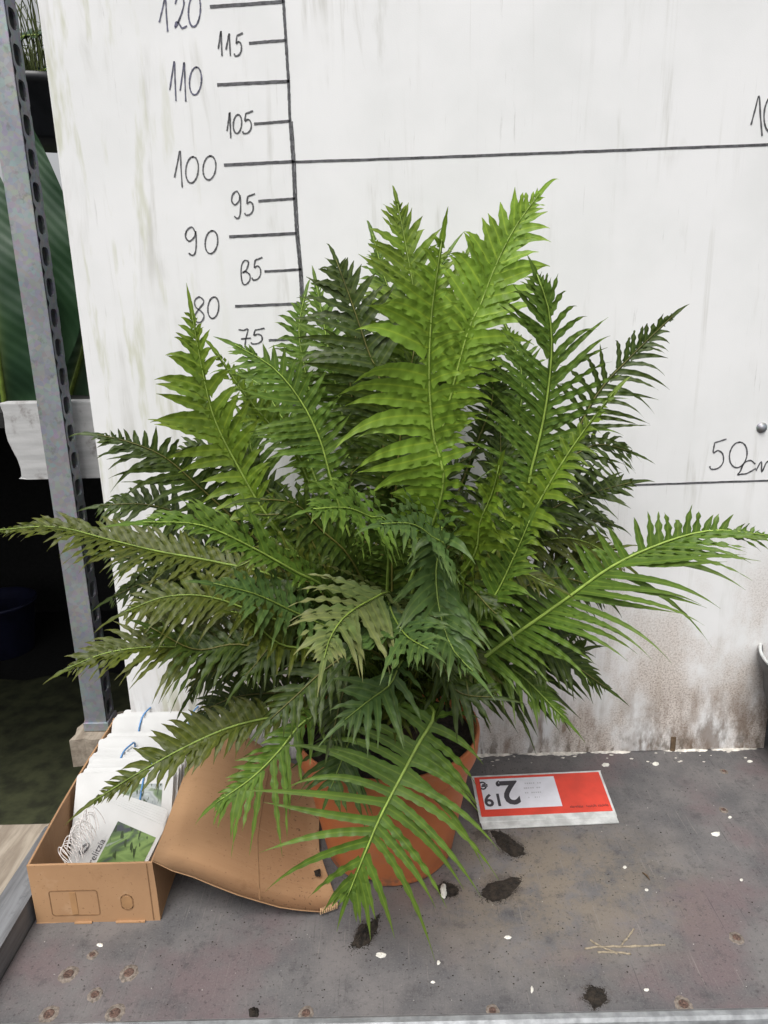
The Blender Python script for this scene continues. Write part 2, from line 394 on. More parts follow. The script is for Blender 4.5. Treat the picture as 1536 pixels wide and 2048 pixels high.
# floor behind, and an added bench shell that keeps the space under it dark
fl = MB().grid([[(x, y, -0.78) for x in (-4, -2, -1, 0, 1, 2, 4)] for y in (-3, -1, 0, 1, 2, 4)]).build('floor', M['shade_black']); fl['kind'] = 'structure'
bt = MB().box(-2.6, 1.6, 0.235, 2.6, 0.585, 0.615).build('shade_bench', M['shade_black']); bt['kind'] = 'structure'
bw = MB().box(-2.6, 1.6, 2.58, 2.6, -0.78, 0.584).build('shade_back_wall', M['shade_black']); bw['kind'] = 'structure'  # added panel that closes off light under the bench
bs = MB().box(-2.62, -2.6, 0.3, 2.6, -0.78, 0.615).build('shade_side_wall', M['shade_black']); bs['kind'] = 'structure'  # added end panel, likewise for shading
ms_ = MB()
rows = []
for i in range(9):
    a = []
    for j in range(13):
        x = -1.9 + 1.5 * j / 12; y = 0.7 + 1.1 * i / 8
        a.append((x + rnd.uniform(-.03, .03), y + rnd.uniform(-.03, .03), -0.776 + 0.02 * rnd.random()))
    rows.append(a)
ms_.grid(rows); o = ms_.build('moss', M['moss'], None, True); o['kind'] = 'structure'

# ------------------------------------------------------------------ measuring board
BX0, BX1, BZ1 = -0.341, 0.802, 1.42
board = thing('measuring_board', (0.2, 0.0, 0.0), 'dirty white panel with a handwritten height scale behind the fern', 'board')
MB().box(BX0, BX1, 0.0, 0.021, 0.0005, BZ1).build('panel', M['board'], board, bevel=0.0015)
def ribbon(m, pts, wd, y=-0.0006, jit=0.0):
    pts = [Vector((p[0], y, p[2] if len(p) > 2 else p[1])) for p in pts]; k = len(pts); L = []
    for i, p in enumerate(pts):
        t = (pts[min(i + 1, k - 1)] - pts[max(i - 1, 0)]); t.y = 0
        if t.length < 1e-9: t = Vector((1, 0, 0))
        t.normalize(); nn = Vector((-t.z, 0, t.x)); ww = wd * (1 + rnd.uniform(-jit, jit))
        L.append((m.vert(p + nn * ww / 2), m.vert(p - nn * ww / 2), m.vert(p + nn * ww / 2 + Vector((0, .0005, 0))), m.vert(p - nn * ww / 2 + Vector((0, .0005, 0)))))
    for a, b in zip(L, L[1:]):
        m.face(a[0], a[1], b[1], b[0]); m.face(a[0], b[0], b[2], a[2]); m.face(a[1], a[3], b[3], b[1])
def smooth(pts, n=6):
    P = [Vector(p) for p in pts]; out = []
    for i in range(len(P) - 1):
        p0, p1, p2, p3 = P[max(i - 1, 0)], P[i], P[i + 1], P[min(i + 2, len(P) - 1)]
        for k in range(n):
            t = k / n
            out.append(0.5 * ((2 * p1) + (p2 - p0) * t + (2 * p0 - 5 * p1 + 4 * p2 - p3) * t * t + (3 * p1 - p0 - 3 * p2 + p3) * t ** 3))
    out.append(P[-1]); return out
Z = 2.4
def bp(zx, zy): return PY(zx / Z, zy / Z, 0)
def line(name, pts, wd, mat='ink'):
    m = MB(); q = []
    for a, b in zip(pts, pts[1:]):
        for i in range(16): q.append(a.lerp(b, i / 16))
    q.append(pts[-1]); q = [p + Vector((rnd.uniform(-.0002, .0002), 0, rnd.uniform(-.0002, .0002))) for p in q]
    ribbon(m, q, wd, jit=0.1); m.build(name, M[mat], board)
# vertical scale line
vl = [PY(u, v) for u, v in ((561, -80), (567, 3), (572, 82), (577, 164), (580, 243), (586, 324), (589, 398), (593, 467), (600, 541), (604, 608), (608, 690), (612, 800), (615, 991))]
line('scale_line', vl, 0.0042)
line('scale_line', [p + Vector((0.0032, 0, 0)) for p in vl[4:]], 0.0018)
TK = [((1008, 33), (1362, 8)), ((1196, 207), (1372, 193)), ((1043, 407), (1388, 390)), ((1220, 595), (1392, 581)), ((1075, 792), (1408, 775)), ((1240, 965), (1416, 953)), ((1100, 1136), (1424, 1120)), ((1270, 1303), (1448, 1293)), ((1128, 1470), (1448, 1457)), ((1290, 1633), (1450, 1626)), ((1170, 1790), (1455, 1780)), ((1310, 1950), (1460, 1942))]
for i, (a, b) in enumerate(TK): line('scale_tick', [bp(*a), bp(*b)], 0.0040 if i % 2 == 0 else 0.0034)
line('height_line', [PY(586, 324), PY(860, 315), PY(1200, 302), PY(1536, 289), PY(1536 + 60, 287)], 0.0034)
line('height_line', [PY(615, 991), PY(1320, 968), PY(1536, 961), PY(1600, 958)], 0.0030)
def ell(cx=.5, cy=.5, rx=.5, ry=.5, a0=-100, a1=275, sl=0.0, n=14):
    return [(cx + rx * math.cos(math.radians(a0 + (a1 - a0) * i / n)) + sl * math.sin(math.radians(a0 + (a1 - a0) * i / n)), cy + ry * math.sin(math.radians(a0 + (a1 - a0) * i / n))) for i in range(n + 1)]
G = {
 '1': [[(0, .72), (.4, .3), (.72, 0), (.85, .5), (1, 1)]],
 '0': [ell(sl=-.08)],
 '2': [[(.05, .25), (.25, .03), (.55, 0), (.75, .2), (.6, .5), (.2, .9), (.05, .98), (.12, .82), (.35, .85), (.6, 1), (1, .93)]],
 '5': [[(.3, .12), (.62, .07), (1, 0)], [(.3, .12), (.22, .45), (.5, .38), (.78, .5), (.8, .78), (.5, .97), (.1, 1), (.0, .9)]],
 '9': [[(.85, .2), (.55, 0), (.15, .12), (.05, .35), (.35, .5), (.75, .35), (.85, .15), (.9, .6), (.8, .93), (.55, 1), (.3, .92)]],
 '8': [[(.85, .12), (.5, 0), (.12, .15), (.2, .4), (.6, .55), (.9, .75), (.7, .98), (.3, 1), (.1, .78), (.45, .5), (.85, .25), (.85, .12)]],
 '6': [[(.75, .04), (.4, 0), (.1, .2), (.05, .6), (.2, .95), (.5, 1), (.85, .85), (.9, .62), (.55, .48), (.2, .5), (.5, .42), (.72, .2), (.75, .04)]],
 '7': [[(0, .02), (.4, .06), (.75, 0), (.6, .5), (.5, 1)], [(.2, .55), (1, .5)]],
 'c': [[(.95, .25), (.7, 0), (.35, .2), (.15, .75), (.0, 1), (.2, .95), (.5, .9), (1, .55)]],
 'm': [[(0, .8), (.18, .1), (.2, .9), (.35, .2), (.5, .1), (.52, .9), (.7, .2), (.85, .1), (.9, .9), (1, .8)]],
}
def number(txt, mat='ink'):
    m = MB()
    for ch, x0, y0, x1, y1 in txt:
        for st in G[ch]:
            pts = [bp(x0 + (x1 - x0) * a, y0 + (y1 - y0) * b) for a, b in st]
            ribbon(m, smooth(pts, 5), 0.0021, jit=0.25)
    m.build('scale_number', M[mat], board)
number([('1', 765, -10, 805, 152), ('2', 838, -20, 898, 135), ('0', 905, -30, 962, 128)], 'inkblue')
number([('1', 1048, 150, 1066, 268), ('1', 1085, 162, 1106, 268), ('5', 1125, 158, 1166, 268)])
number([('1', 815, 295, 845, 485), ('1', 865, 300, 892, 487), ('0', 910, 322, 967, 455)], 'inkblue')
number([('1', 1090, 540, 1108, 662), ('0', 1120, 550, 1160, 640), ('5', 1165, 532, 1215, 640)])
number([('1', 838, 725, 875, 900), ('0', 892, 752, 952, 878), ('0', 975, 748, 1036, 863)])
number([('9', 1110, 918, 1160, 1048), ('5', 1175, 930, 1224, 1032)])
number([('9', 888, 1090, 948, 1225), ('0', 985, 1107, 1045, 1217)])
number([('6', 1155, 1250, 1205, 1365), ('5', 1210, 1235, 1260, 1343)])
number([('8', 928, 1425, 985, 1545), ('0', 998, 1425, 1050, 1528)])
number([('7', 1145, 1580, 1205, 1665), ('5', 1205, 1575, 1270, 1650)])
number([('1', 1502 * Z, 192 * Z, 1524 * Z, 272 * Z), ('0', 1528 * Z, 190 * Z, 1562 * Z, 265 * Z), ('0', 1568 * Z, 188 * Z, 1600 * Z, 262 * Z)])
q6 = lambda a, b: ((1050 + a / 2.695) * Z, (800 + b / 2.695) * Z)
number([('5', *q6(995, 210), *q6(1085, 372)), ('0', *q6(1102, 226), *q6(1196, 364)), ('c', *q6(1145, 325), *q6(1245, 403)), ('m', *q6(1245, 325), *q6(1400, 395))])
# bolt, bracket stub, sealant residue
p = PY(1523, 855)
bo = MB()
for i, (r, y) in enumerate(((0.0085, 0), (0.0085, -0.0015), (0.0055, -0.002), (0.0052, -0.005), (0.003, -0.0062), (0.0001, -0.0064))):
    for j in range(16): bo.vert((p.x + r * math.cos(j * math.pi / 8), y, p.z + r * math.sin(j * math.pi / 8)))
for i in range(5):
    for j in range(16): bo.face(i * 16 + j, i * 16 + (j + 1) % 16, (i + 1) * 16 + (j + 1) % 16, (i + 1) * 16 + j)
bo.build('bolt', M['galv'], board, True)
p = PY(1344, 1500)
MB().box(p.x - 0.004, p.x + 0.0045, -0.003, 0.0, 0.001, 0.029).build('wood_peg', M['twig'], board)
p = PY(1417, 1495)
sl = MB()
for x0, x1 in ((0.255, 0.345), (0.352, 0.48), (0.485, 0.56), (0.618, 0.70), (0.705, 0.79)):
    n = int((x1 - x0) / 0.0035); rows = []
    for i in range(n + 1):
        x = x0 + (x1 - x0) * i / n; e = math.sin(math.pi * i / n) ** .4; wd = max(.0004, (0.0035 + 0.005 * abs(math.sin(x * 61) * math.sin(x * 23 + 1)) + rnd.uniform(-.0015, .002)) * e)
        rows.append([(x, -0.0003, 0.0002 + .0035 * e * rnd.uniform(.5, 1)), (x, -wd * .6, 0.0003 + .0022 * e * rnd.uniform(.4, 1)), (x, -wd, 0.0003)])
    sl.grid(rows)
for i in range(30):
    x = rnd.uniform(.25, .8); y = -0.006 - rnd.random() ** 2 * .03; r = rnd.uniform(.0008, .003)
    b = sl.vert((x, y, r * .6)); ids = [sl.vert((x + r * rnd.uniform(.6, 1.8) * math.cos(j), y + r * .7 * math.sin(j), 0.0003)) for j in range(6)]
    for j in range(6): sl.face(b, ids[j], ids[(j + 1) % 6])
sl.build('sealant_residue', M['white_sealant'], board, True, kind='stuff')

# ------------------------------------------------------------------ slotted steel post
PX, PYY = -0.488, 0.13
post = thing('slotted_post', (PX, PYY, -0.02), 'galvanised slotted steel post beside the white panel', 'post')
W_, DP = 0.043, 0.042
MB().box(PX, PX + W_, PYY, PYY + 0.0025, 0.004, 1.6).build('post_face', M['galv'], post, bevel=0.0012)
sf = MB(); pitch = 0.0505; z = 0.004; k = 0
xf = PX + W_ + 0.0003
while z < 1.6:
    zz = z + pitch; cy = PYY + 0.0215; cz = z + pitch / 2; n = 16; hw, hh = (0.0125, 0.0155)
    out = []; inn = []; inb = []
    for j in range(n):
        a = 2 * math.pi * (j + .5) / n; ca, sa = math.cos(a), math.sin(a)
        k_ = 1 / max(abs(ca), abs(sa)); oy = PYY + 0.003 + (DP - 0.003) * (0.5 + 0.5 * ca * k_); oz = cz + pitch / 2 * sa * k_
        e = 0.6
        iy = cy + hw * math.copysign(abs(ca) ** e, ca); iz = cz + hh * math.copysign(abs(sa) ** e, sa)
        out.append(sf.vert((xf, oy, oz))); inn.append(sf.vert((xf, iy, iz))); inb.append(sf.vert((xf - 0.004, iy, iz)))
    for j in range(n):
        j2 = (j + 1) % n
        sf.face(out[j], out[j2], inn[j2], inn[j]); sf.face(inn[j], inn[j2], inb[j2], inb[j])
    z = zz
sf.build('slotted_face', M['galv'], post)
MB().box(PX + 0.0005, PX + 0.003, PYY + 0.003, PYY + DP, 0.004, 1.6).build('post_face', M['galv'], post)
MB().box(PX + 0.003, PX + W_ - 0.0005, PYY + DP - 0.003, PYY + DP, 0.004, 1.6).build('post_face', M['galv'], post)
MB().box(PX - 0.003, PX + W_ + 0.004, PYY - 0.003, PYY + DP + 0.004, -0.012, 0.006).build('foot_plate', M['galv'], post, bevel=0.001)
blk = MB(); rows = []
for i in range(6):
    rows.append([(PX - 0.02 + 0.09 * j / 7 + rnd.uniform(-.004, .004), PYY - 0.03 + 0.1 * i / 5 + rnd.uniform(-.004, .004), -0.0125 + rnd.uniform(-.002, .0)) for j in range(8)])
blk.slab(rows, (0, 0, -0.06)); b_ = blk.build('wood_block', M['tanwood']); tag(b_, 'splintered wood block under the foot of the steel post', 'block')

# plank in front of the added shade bench
pl = MB(); rows = []
zt, zb = 0.637, 0.493
for i in range(9):
    z = zb + (zt - zb) * i / 8
    rows.append([(x + (0.004 * math.sin(i * 1.1) + 0.022 * (1 - i / 8) if j == 0 else 0), 0.20, z) for j, x in enumerate((-0.595, -0.56, -0.5, -0.4, -0.2, 0.3, 0.8))])
pl.slab(rows, (0, 0.032, 0)); o = pl.build('bench_plank', M['whitewash'], bevel=0.003); tag(o, 'whitewashed plank with peeling end running behind the steel post', 'plank')

# ================================================================== OBJECTS
# ------------------------------------------------------------------ pot
PC = Vector((0.118, -0.215, 0.0))
pot = thing('plant_pot', PC, 'round terracotta coloured plastic pot holding the big fern', 'pot')
prof = [(0.0, 0.006), (0.078, 0.006), (0.088, 0.001), (0.0945, 0.001), (0.0965, 0.004), (0.0962, 0.011), (0.098, 0.014), (0.112, 0.09), (0.1235, 0.158), (0.1245, 0.162), (0.131, 0.1645), (0.1325, 0.168), (0.1355, 0.198), (0.134, 0.2025), (0.1305, 0.202), (0.1285, 0.196), (0.122, 0.15), (0.11, 0.10)]
pm = MB().lathe(prof, PC, 96)
# notches moulded in the foot ring
for i, v in enumerate(pm.v):
    a = math.atan2(v[1] - PC.y, v[0] - PC.x); r = math.hypot(v[0] - PC.x, v[1] - PC.y)
    if v[2] < 0.0115 and r > 0.085:
        for a0 in (-1.98, 0.1, 2.2):
            d = abs((a - a0 + math.pi) % (2 * math.pi) - math.pi)
            if d < 0.17: pm.v[i] = (v[0], v[1], max(v[2], 0.0105 + 0.001 * (r > .09)))
pm.build('pot_body', M['terracotta'], pot, True)
so = MB(); n = 40; rows = []
for i in range(9):
    r = 0.1255 * i / 8
    rows.append([(PC.x + r * math.cos(2 * math.pi * j / n), PC.y + r * math.sin(2 * math.pi * j / n), 0.181 + rnd.uniform(-.004, .004) * (0 < i < 8) + 0.01 * (1 - i / 8)) for j in range(n + 1)])
    rows[-1][-1] = rows[-1][0]
so.grid(rows).build('potting_soil', M['soil'], pot)

# ------------------------------------------------------------------ fern
CR = Vector((PC.x + 0.008, PC.y + 0.0, 0.225))
fern = thing('fern', CR, 'large bushy green fern with long wavy feathered fronds in the terracotta pot', 'fern')
tk = MB(); tk.tube([CR + Vector((0.004, 0, -0.05)), CR + Vector((0, 0, -0.02)), CR + Vector((-.004, 0, 0.02)), CR + Vector((0, .003, 0.045))], [0.042, 0.045, 0.038, 0.016], 14)
for i, v in enumerate(tk.v): tk.v[i] = tuple(c + rnd.uniform(-.004, .004) for c in v)
tk.build('trunk', M['trunk'], fern, True)

VIEW = -AF
def catmull(P, n):
    out = []; m = len(P) - 1
    for i in range(m):
        p0 = P[i - 1] if i > 0 else P[0] * 2 - P[1]; p1, p2 = P[i], P[i + 1]; p3 = P[i + 2] if i + 2 <= m else P[m] * 2 - P[m - 1]
        for k in range(n):
            t = k / n
            out.append(0.5 * ((2 * p1) + (p2 - p0) * t + (2 * p0 - 5 * p1 + 4 * p2 - p3) * t * t + (3 * p1 - p0 - 3 * p2 + p3) * t ** 3))
    out.append(P[m]); return out
NLEAF = [0]
def profile(t):
    if t < 0.5: return 0.15 + 0.85 * (t / 0.5) ** 0.85
    return max(0.07, 1.0 - 0.95 * ((t - 0.5) / 0.5) ** 1.55)
def leaflet(m, B, d, T, N, Ln, wd, rng_, curve, droop, wave, seg, rv, vein=True):
    """one leaflet: narrow ribbon, flared foot, raised midvein, crimped margins, drawn-out tip"""
    k = max(1.0, Ln / 0.0150); ph = rng_.uniform(0, 6.28); side = d.cross(N).normalized(); seg = max(6, min(26, int(k * 3.8)))
    prev = None; grav = Vector((0, 0, -1)); tw = rng_.uniform(-.5, .5); tl = rng_.uniform(.0, .22); sw = rng_.uniform(-.10, .10)
    wd = min(wd, 0.26 * Ln + 0.0012)
    for i in range(seg + 1):
        s = i / seg
        c = B + d * (Ln * s) + T * (Ln * (curve * s * s + sw * math.sin(3.14 * s) * .35)) + grav * (Ln * (droop * s * s + tl * s ** 4))
        body = (1 - s ** 2.6) ** 1.25 * (1.0 + 0.11 * math.sin(k * 6.283 * s + ph))
        ww = wd * 0.5 * max(0.035, body + 0.42 * max(0, 1 - s * 9) ** 2)
        a_ = tw * s; sd_ = side * math.cos(a_) + N * math.sin(a_); nn = N * math.cos(a_) - side * math.sin(a_)
        am = wave * min(1, s * 5) * (1 - s ** 4); e1 = am * math.sin(k * 6.283 * s + ph); e2 = am * math.sin(k * 6.283 * s + ph + 2.4)
        a = m.vert(c + sd_ * ww + nn * (e1 + ww * 0.25), (0.0, s, rv)); b = m.vert(c, (1.0, s, rv)); g = m.vert(c - sd_ * ww + nn * (e2 + ww * 0.25), (0.0, s, rv))
        if prev: m.face(prev[0], prev[1], b, a); m.face(prev[1], prev[2], g, b)
        prev = (a, b, g)
def frond(P, color, maxlen, w=0.65, sL=1.0, sR=1.0, fold=0.25, spacing=0.0108, dL=0, dR=0, angle=(78, 58, 30), curve=0.06, droop=0.12, wave=0.0021, wide=0.90, start=0.28, split=False, rib=0.0024, roll=0.0, seg=13, missing=0.04, tipf=1.0, Nup=None, seed=None):
    maxlen *= 1.14
    R_ = random.Random(seed if seed is not None else rnd.random())
    C = catmull(P, 14); acc = [0.0]
    for a, b in zip(C, C[1:]): acc.append(acc[-1] + (b - a).length)
    L = acc[-1]
    def at(l):
        l = min(max(l, 0), L - 1e-6); lo, hi = 0, len(acc) - 1
        while hi - lo > 1:
            mid = (lo + hi) // 2
            if acc[mid] <= l: lo = mid
            else: hi = mid
        f = (l - acc[lo]) / max(1e-9, acc[hi] - acc[lo]); p = C[lo].lerp(C[hi], f)
        a, b = C[max(lo - 1, 0)], C[min(hi + 1, len(C) - 1)]
        return p, (b - a).normalized()
    mrib = MB(); ns = 34
    pts = []
    for i in range(ns + 1):
        p, T = at(L * i / ns); N = VIEW * w + (Nup if Nup is not None else Vector((0, 0, 1))) * (1 - w); N = N - T * N.dot(T)
        N = N.normalized() if N.length > 1e-3 else VIEW
        if roll: N = Matrix.Rotation(roll, 3, T) @ N
        pts.append(p + N * (rib * 0.75 * min(1, i / 4)))
    mrib.tube(pts, [rib * (1.15 - 0.95 * i / ns) for i in range(ns + 1)], 6)
    mrib.c = [(1.0, 0.3, 0.5)] * len(mrib.v)
    root = mrib.build('frond', RB[RIBOF[color]], fern, True)
    m = MB(); l0 = L * start; Lb = L - l0; l = l0; i = 0; sub = []
    while l < L - 0.006:
        t = (l - l0) / Lb; p, T = at(l)
        up = (Nup if Nup is not None else Vector((0, 0, 1)))
        N = VIEW * w + up * (1 - w); N = N - T * N.dot(T)
        if N.length < 1e-3: N = VIEW.copy()
        N.normalize()
        if roll: N = (Matrix.Rotation(roll, 3, T) @ N).normalized()
        S = T.cross(N).normalized()
        an = angle[0] + (angle[1] - angle[0]) * min(1, t / 0.6) if t < 0.6 else angle[1] + (angle[2] - angle[1]) * ((t - 0.6) / 0.4)
        for sg, ml in ((1, sR), (-1, sL)):
            if R_.random() < missing: continue
            ln = maxlen * profile(t) * ml * R_.uniform(.84, 1.10) * tipf ** (t > 0.8)
            a = math.radians(an + (dR if sg > 0 else dL) + R_.uniform(-7, 7)); fo = fold + R_.uniform(-.12, .12)
            Sd = S * sg * math.cos(fo) + N * math.sin(fo)
            d = (T * math.cos(a) + Sd * math.sin(a)).normalized(); Np = (N * math.cos(fo) - S * sg * math.sin(fo)).normalized()
            Np = (Np - d * Np.dot(d)).normalized()
            pp = p + T * (0 if sg > 0 else spacing * 0.4) + d * rib * 0.3
            mm = MB() if split and NLEAF[0] < 300 else m
            leaflet(mm, pp, d, T, Np, max(0.004, ln), min(spacing * wide * R_.uniform(.88, 1.1), 0.02), R_, curve + R_.uniform(-.10, .10), droop + R_.uniform(-.08, .14) * (3 if R_.random() < .07 else 1), wave * R_.uniform(.7, 1.3), seg, R_.random())
            if mm is not m:
                sub.append(mm); NLEAF[0] += 1
        sp = spacing * (1.0 if t < 0.8 else 1.0 - 0.45 * (t - .8) / .2)
        l += sp; i += 1
    prev = None                                        # narrow wing of blade along the midrib
    for q in range(41):
        p, T = at(l0 + (L - l0) * q / 40); N = VIEW * w + (Nup if Nup is not None else Vector((0, 0, 1))) * (1 - w); N = N - T * N.dot(T)
        N = N.normalized() if N.length > 1e-3 else VIEW
        S = T.cross(N).normalized(); ww = rib * (1.9 - 1.3 * q / 40)
        cur = (m.vert(p + S * ww, (0, .2, .5)), m.vert(p - S * ww, (0, .2, .5)))
        if prev: m.face(prev[0], prev[1], cur[1], cur[0])
        prev = cur
    # terminal lobe
    p, T = at(L - 0.008); N = VIEW * w + Vector((0, 0, 1)) * (1 - w); N = (N - T * N.dot(T)).normalized()
    leaflet(m, p, T, T, N, 0.034 + 0.02 * R_.random(), 0.006, R_, 0, 0.1, 0.0006, 8, R_.random())
    m.build('leaf_blade', F[color], root, True, True, kind='stuff')
    for mm in sub: mm.build('leaflet', F[color], root, True, True)
    return L
def crown_start(first, k=0.35):
    """from the crown toward the first traced point, leaving it steeply"""
    a = rnd.uniform(0, 6.28); b = CR + Vector((0.022 * math.cos(a), 0.022 * math.sin(a), rnd.uniform(-0.01, 0.03)))
    mid = b.lerp(first, 0.45) + Vector((0, 0, 0.035 * min(1, (first - b).length / 0.2)))
    return [b, mid]
def traced(px, ys, color, ml, base=True, **kw):
    n = len(px)
    if len(ys) == 2: ys = [ys[0] + (ys[1] - ys[0]) * i / (n - 1) for i in range(n)]
    P = [PY(u, v, y) for (u, v), y in zip(px, ys)]
    if base: 
        P = crown_start(P[0]) + P
        if 'start' not in kw:
            tot = sum((b - a).length for a, b in zip(P, P[1:])); kw['start'] = max(0.08, ((P[1] - P[0]).length + (P[2] - P[1]).length) * 0.85 / tot)
    return frond(P, color, ml, **kw)

# --- fronds set out after the photograph (midrib pixels, distance rows y)
# the fresh pale one standing in front
traced([(884, 985), (866, 870), (858, 760), (862, 640), (872, 560), (884, 478)], (-0.36, -0.40), 'bright', 0.090, w=0.92, sL=1.0, sR=0.50, fold=0.1, angle=(100, 70, 38), droop=0.12, curve=0.05, wide=1.25, spacing=0.0145, wave=0.0026, split=True, start=0.42, rib=0.0026, seed=1)
# fresh one, top right
traced([(925, 700), (960, 612), (992, 530), (1030, 455), (1080, 386)], (-0.22, -0.20), 'bright', 0.080, w=0.9, fold=0.2, angle=(75, 55, 30), droop=0.02, wide=1.35, spacing=0.014, split=True, start=0.5, seed=2)
# top centre
traced([(840, 700), (830, 600), (815, 510), (795, 408)], (-0.16, -0.13), 'yellow', 0.092, w=0.9, fold=0.1, angle=(80, 58, 34), droop=0.0, wide=0.95, spacing=0.0145, split=True, start=0.45, seed=3)
traced([(820, 760), (800, 640), (770, 560), (745, 470)], (-0.12, -0.07), 'mid', 0.06, w=0.8, start=0.4, seed=31)
# top left dark palm-like one
traced([(765, 800), (735, 700), (705, 610), (672, 520)], (-0.20, -0.17), 'dark', 0.105, w=0.9, fold=0.15, angle=(85, 62, 35), curve=0.0, droop=0.05, wide=0.9, spacing=0.0145, start=0.45, seed=4)
traced([(690, 860), (665, 740), (648, 650), (632, 566)], (-0.10, -0.06), 'mid', 0.060, w=0.7, seed=5)
# left, arching over
traced([(670, 985), (640, 880), (600, 800), (545, 735), (470, 690)], (-0.24, -0.24), 'mid', 0.075, w=0.8, sR=0.6, angle=(85, 70, 30), curve=0.15, droop=0.0, seed=6)
# left bright
traced([(540, 1040), (480, 940), (430, 840), (405, 740), (384, 625)], (-0.24, -0.22), 'yellow', 0.068, w=0.8, sL=1.1, sR=0.85, fold=0.3, wide=1.3, spacing=0.0135, split=True, droop=0.06, seed=7)
traced([(590, 900), (540, 850), (490, 790), (432, 705)], (-0.22, -0.20), 'yellow', 0.036, w=0.5, fold=0.6, wave=0.003, wide=1.4, seed=8)
# left dark low ones
traced([(470, 1040), (400, 975), (330, 915), (260, 885), (195, 870)], (-0.22, -0.24), 'dark', 0.070, w=0.75, sR=0.55, dR=35, angle=(80, 50, 20), droop=0.02, seed=9)
traced([(560, 1160), (430, 1125), (320, 1105), (215, 1080), (110, 1055), (-5, 1062)], (-0.26, -0.30), 'olive', 0.070, w=0.45, sR=0.8, sL=0.85, angle=(75, 50, 18), droop=0.10, seed=10)
traced([(650, 1180), (590, 1145), (500, 1095), (400, 1052), (285, 1046)], (-0.34, -0.46), 'mid', 0.060, w=0.5, sR=1.1, sL=0.5, angle=(65, 45, 20), droop=0.02, fold=0.1, seed=11)
traced([(480, 1080), (380, 1035), (290, 1010), (200, 1012)], (-0.20, -0.22), 'dark', 0.072, w=0.55, angle=(85, 70, 30), droop=0.3, seed=12)
traced([(640, 1250), (580, 1222), (510, 1190), (425, 1168)], (-0.36, -0.44), 'teal', 0.055, w=0.5, seed=13)
traced([(560, 1290), (400, 1296), (300, 1295), (210, 1308), (135, 1338)], (-0.30, -0.36), 'olive', 0.075, w=0.5, angle=(75, 50, 20), sL=0.8, droop=0.12, seed=14)
traced([(640, 1420), (560, 1432), (470, 1452), (380, 1490), (280, 1545), (188, 1602)], (-0.30, -0.40), 'olive', 0.060, w=0.6, sR=0.8, sL=0.75, dR=22, angle=(70, 45, 18), wide=1.35, droop=0.04, seed=15)
traced([(640, 1425), (600, 1450), (560, 1500), (505, 1555), (432, 1606)], (-0.36, -0.40), 'mid', 0.075, w=0.7, sL=1.0, sR=0.5, angle=(70, 50, 25), seed=16)
# the big one hanging in front of the pot
traced([(868, 1425), (835, 1490), (798, 1560), (762, 1630), (730, 1705), (696, 1790)], (-0.36, -0.385, -0.41, -0.43, -0.445, -0.455), 'mid', 0.138, w=0.85, sR=1.0, sL=0.86, fold=0.05, angle=(112, 80, 22), curve=0.14, droop=0.03, wide=0.92, spacing=0.0118, wave=0.0026, split=True, start=0.33, rib=0.003, seed=17)
# foreshortened ones coming at the viewer
traced([(780, 1190), (735, 1205), (690, 1235), (662, 1275), (648, 1320)], (-0.40, -0.55), 'pale', 0.078, w=0.5, angle=(95, 62, 28), fold=0.0, droop=0.05, start=0.35, seed=18)
traced([(775, 1060), (735, 1035), (690, 1018), (625, 1020)], (-0.38, -0.50), 'mid', 0.070, w=0.6, angle=(85, 58, 25), seed=19)
traced([(885, 1110), (860, 1075), (820, 1050), (760, 1050)], (-0.40, -0.52), 'teal', 0.062, w=0.6, angle=(85, 58, 25), seed=20)
traced([(770, 1200), (790, 1240), (815, 1275), (858, 1300)], (-0.40, -0.52), 'teal', 0.075, w=0.6, sR=1.25, sL=0.8, angle=(90, 62, 30), seed=21)
traced([(880, 1060), (872, 1150), (880, 1230), (905, 1300), (945, 1345)], (-0.38, -0.50), 'teal', 0.060, w=0.2, fold=0.7, droop=0.3, wide=1.3, seed=22)
# right
traced([(1030, 1050), (1062, 940), (1088, 830), (1102, 710), (1096, 620), (1072, 548)], (-0.28, -0.30), 'mid', 0.112, w=0.88, sL=1.0, sR=0.80, fold=0.15, angle=(78, 50, 35), curve=0.0, droop=-0.02, wide=0.78, wave=0.0024, split=True, rib=0.003, seed=23)
traced([(1090, 1000), (1150, 870), (1200, 780), (1270, 705), (1345, 632)], (-0.18, -0.16), 'dark', 0.080, w=0.85, angle=(80, 62, 25), curve=0.0, droop=0.18, wide=0.6, spacing=0.0125, start=0.4, seed=24)
traced([(1000, 1180), (1050, 1060), (1110, 950), (1170, 860), (1228, 785)], (-0.32, -0.30), 'yellow', 0.040, w=0.45, fold=0.5, wide=1.4, spacing=0.0125, droop=0.4, angle=(80, 60, 20), seed=25)
traced([(1050, 1060), (1120, 1010), (1190, 985), (1265, 965)], (-0.20, -0.18), 'dark', 0.062, w=0.6, angle=(75, 50, 20), seed=26)
traced([(930, 1340), (1030, 1270), (1130, 1200), (1230, 1130), (1340, 1082), (1430, 1062), (1530, 1072)], (-0.30, -0.33), 'mid', 0.105, w=0.62, sL=0.50, sR=1.2, fold=0.45, dL=42, angle=(80, 42, 14), droop=0.0, curve=0.05, wide=0.85, split=True, rib=0.0032, start=0.2, seed=27)
traced([(905, 1392), (980, 1365), (1060, 1335), (1120, 1315), (1170, 1298)], (-0.24, -0.26), 'dark', 0.080, w=0.8, angle=(85, 65, 30), droop=0.12, seed=28)
traced([(930, 1230), (1030, 1170), (1130, 1130), (1240, 1095)], (-0.20, -0.20), 'olive', 0.065, w=0.5, angle=(80, 60, 25), droop=0.15, seed=29)
traced([(980, 1100), (1080, 1060), (1160, 1040), (1225, 1050)], (-0.16, -0.14), 'dark', 0.060, w=0.5, droop=0.2, seed=30)
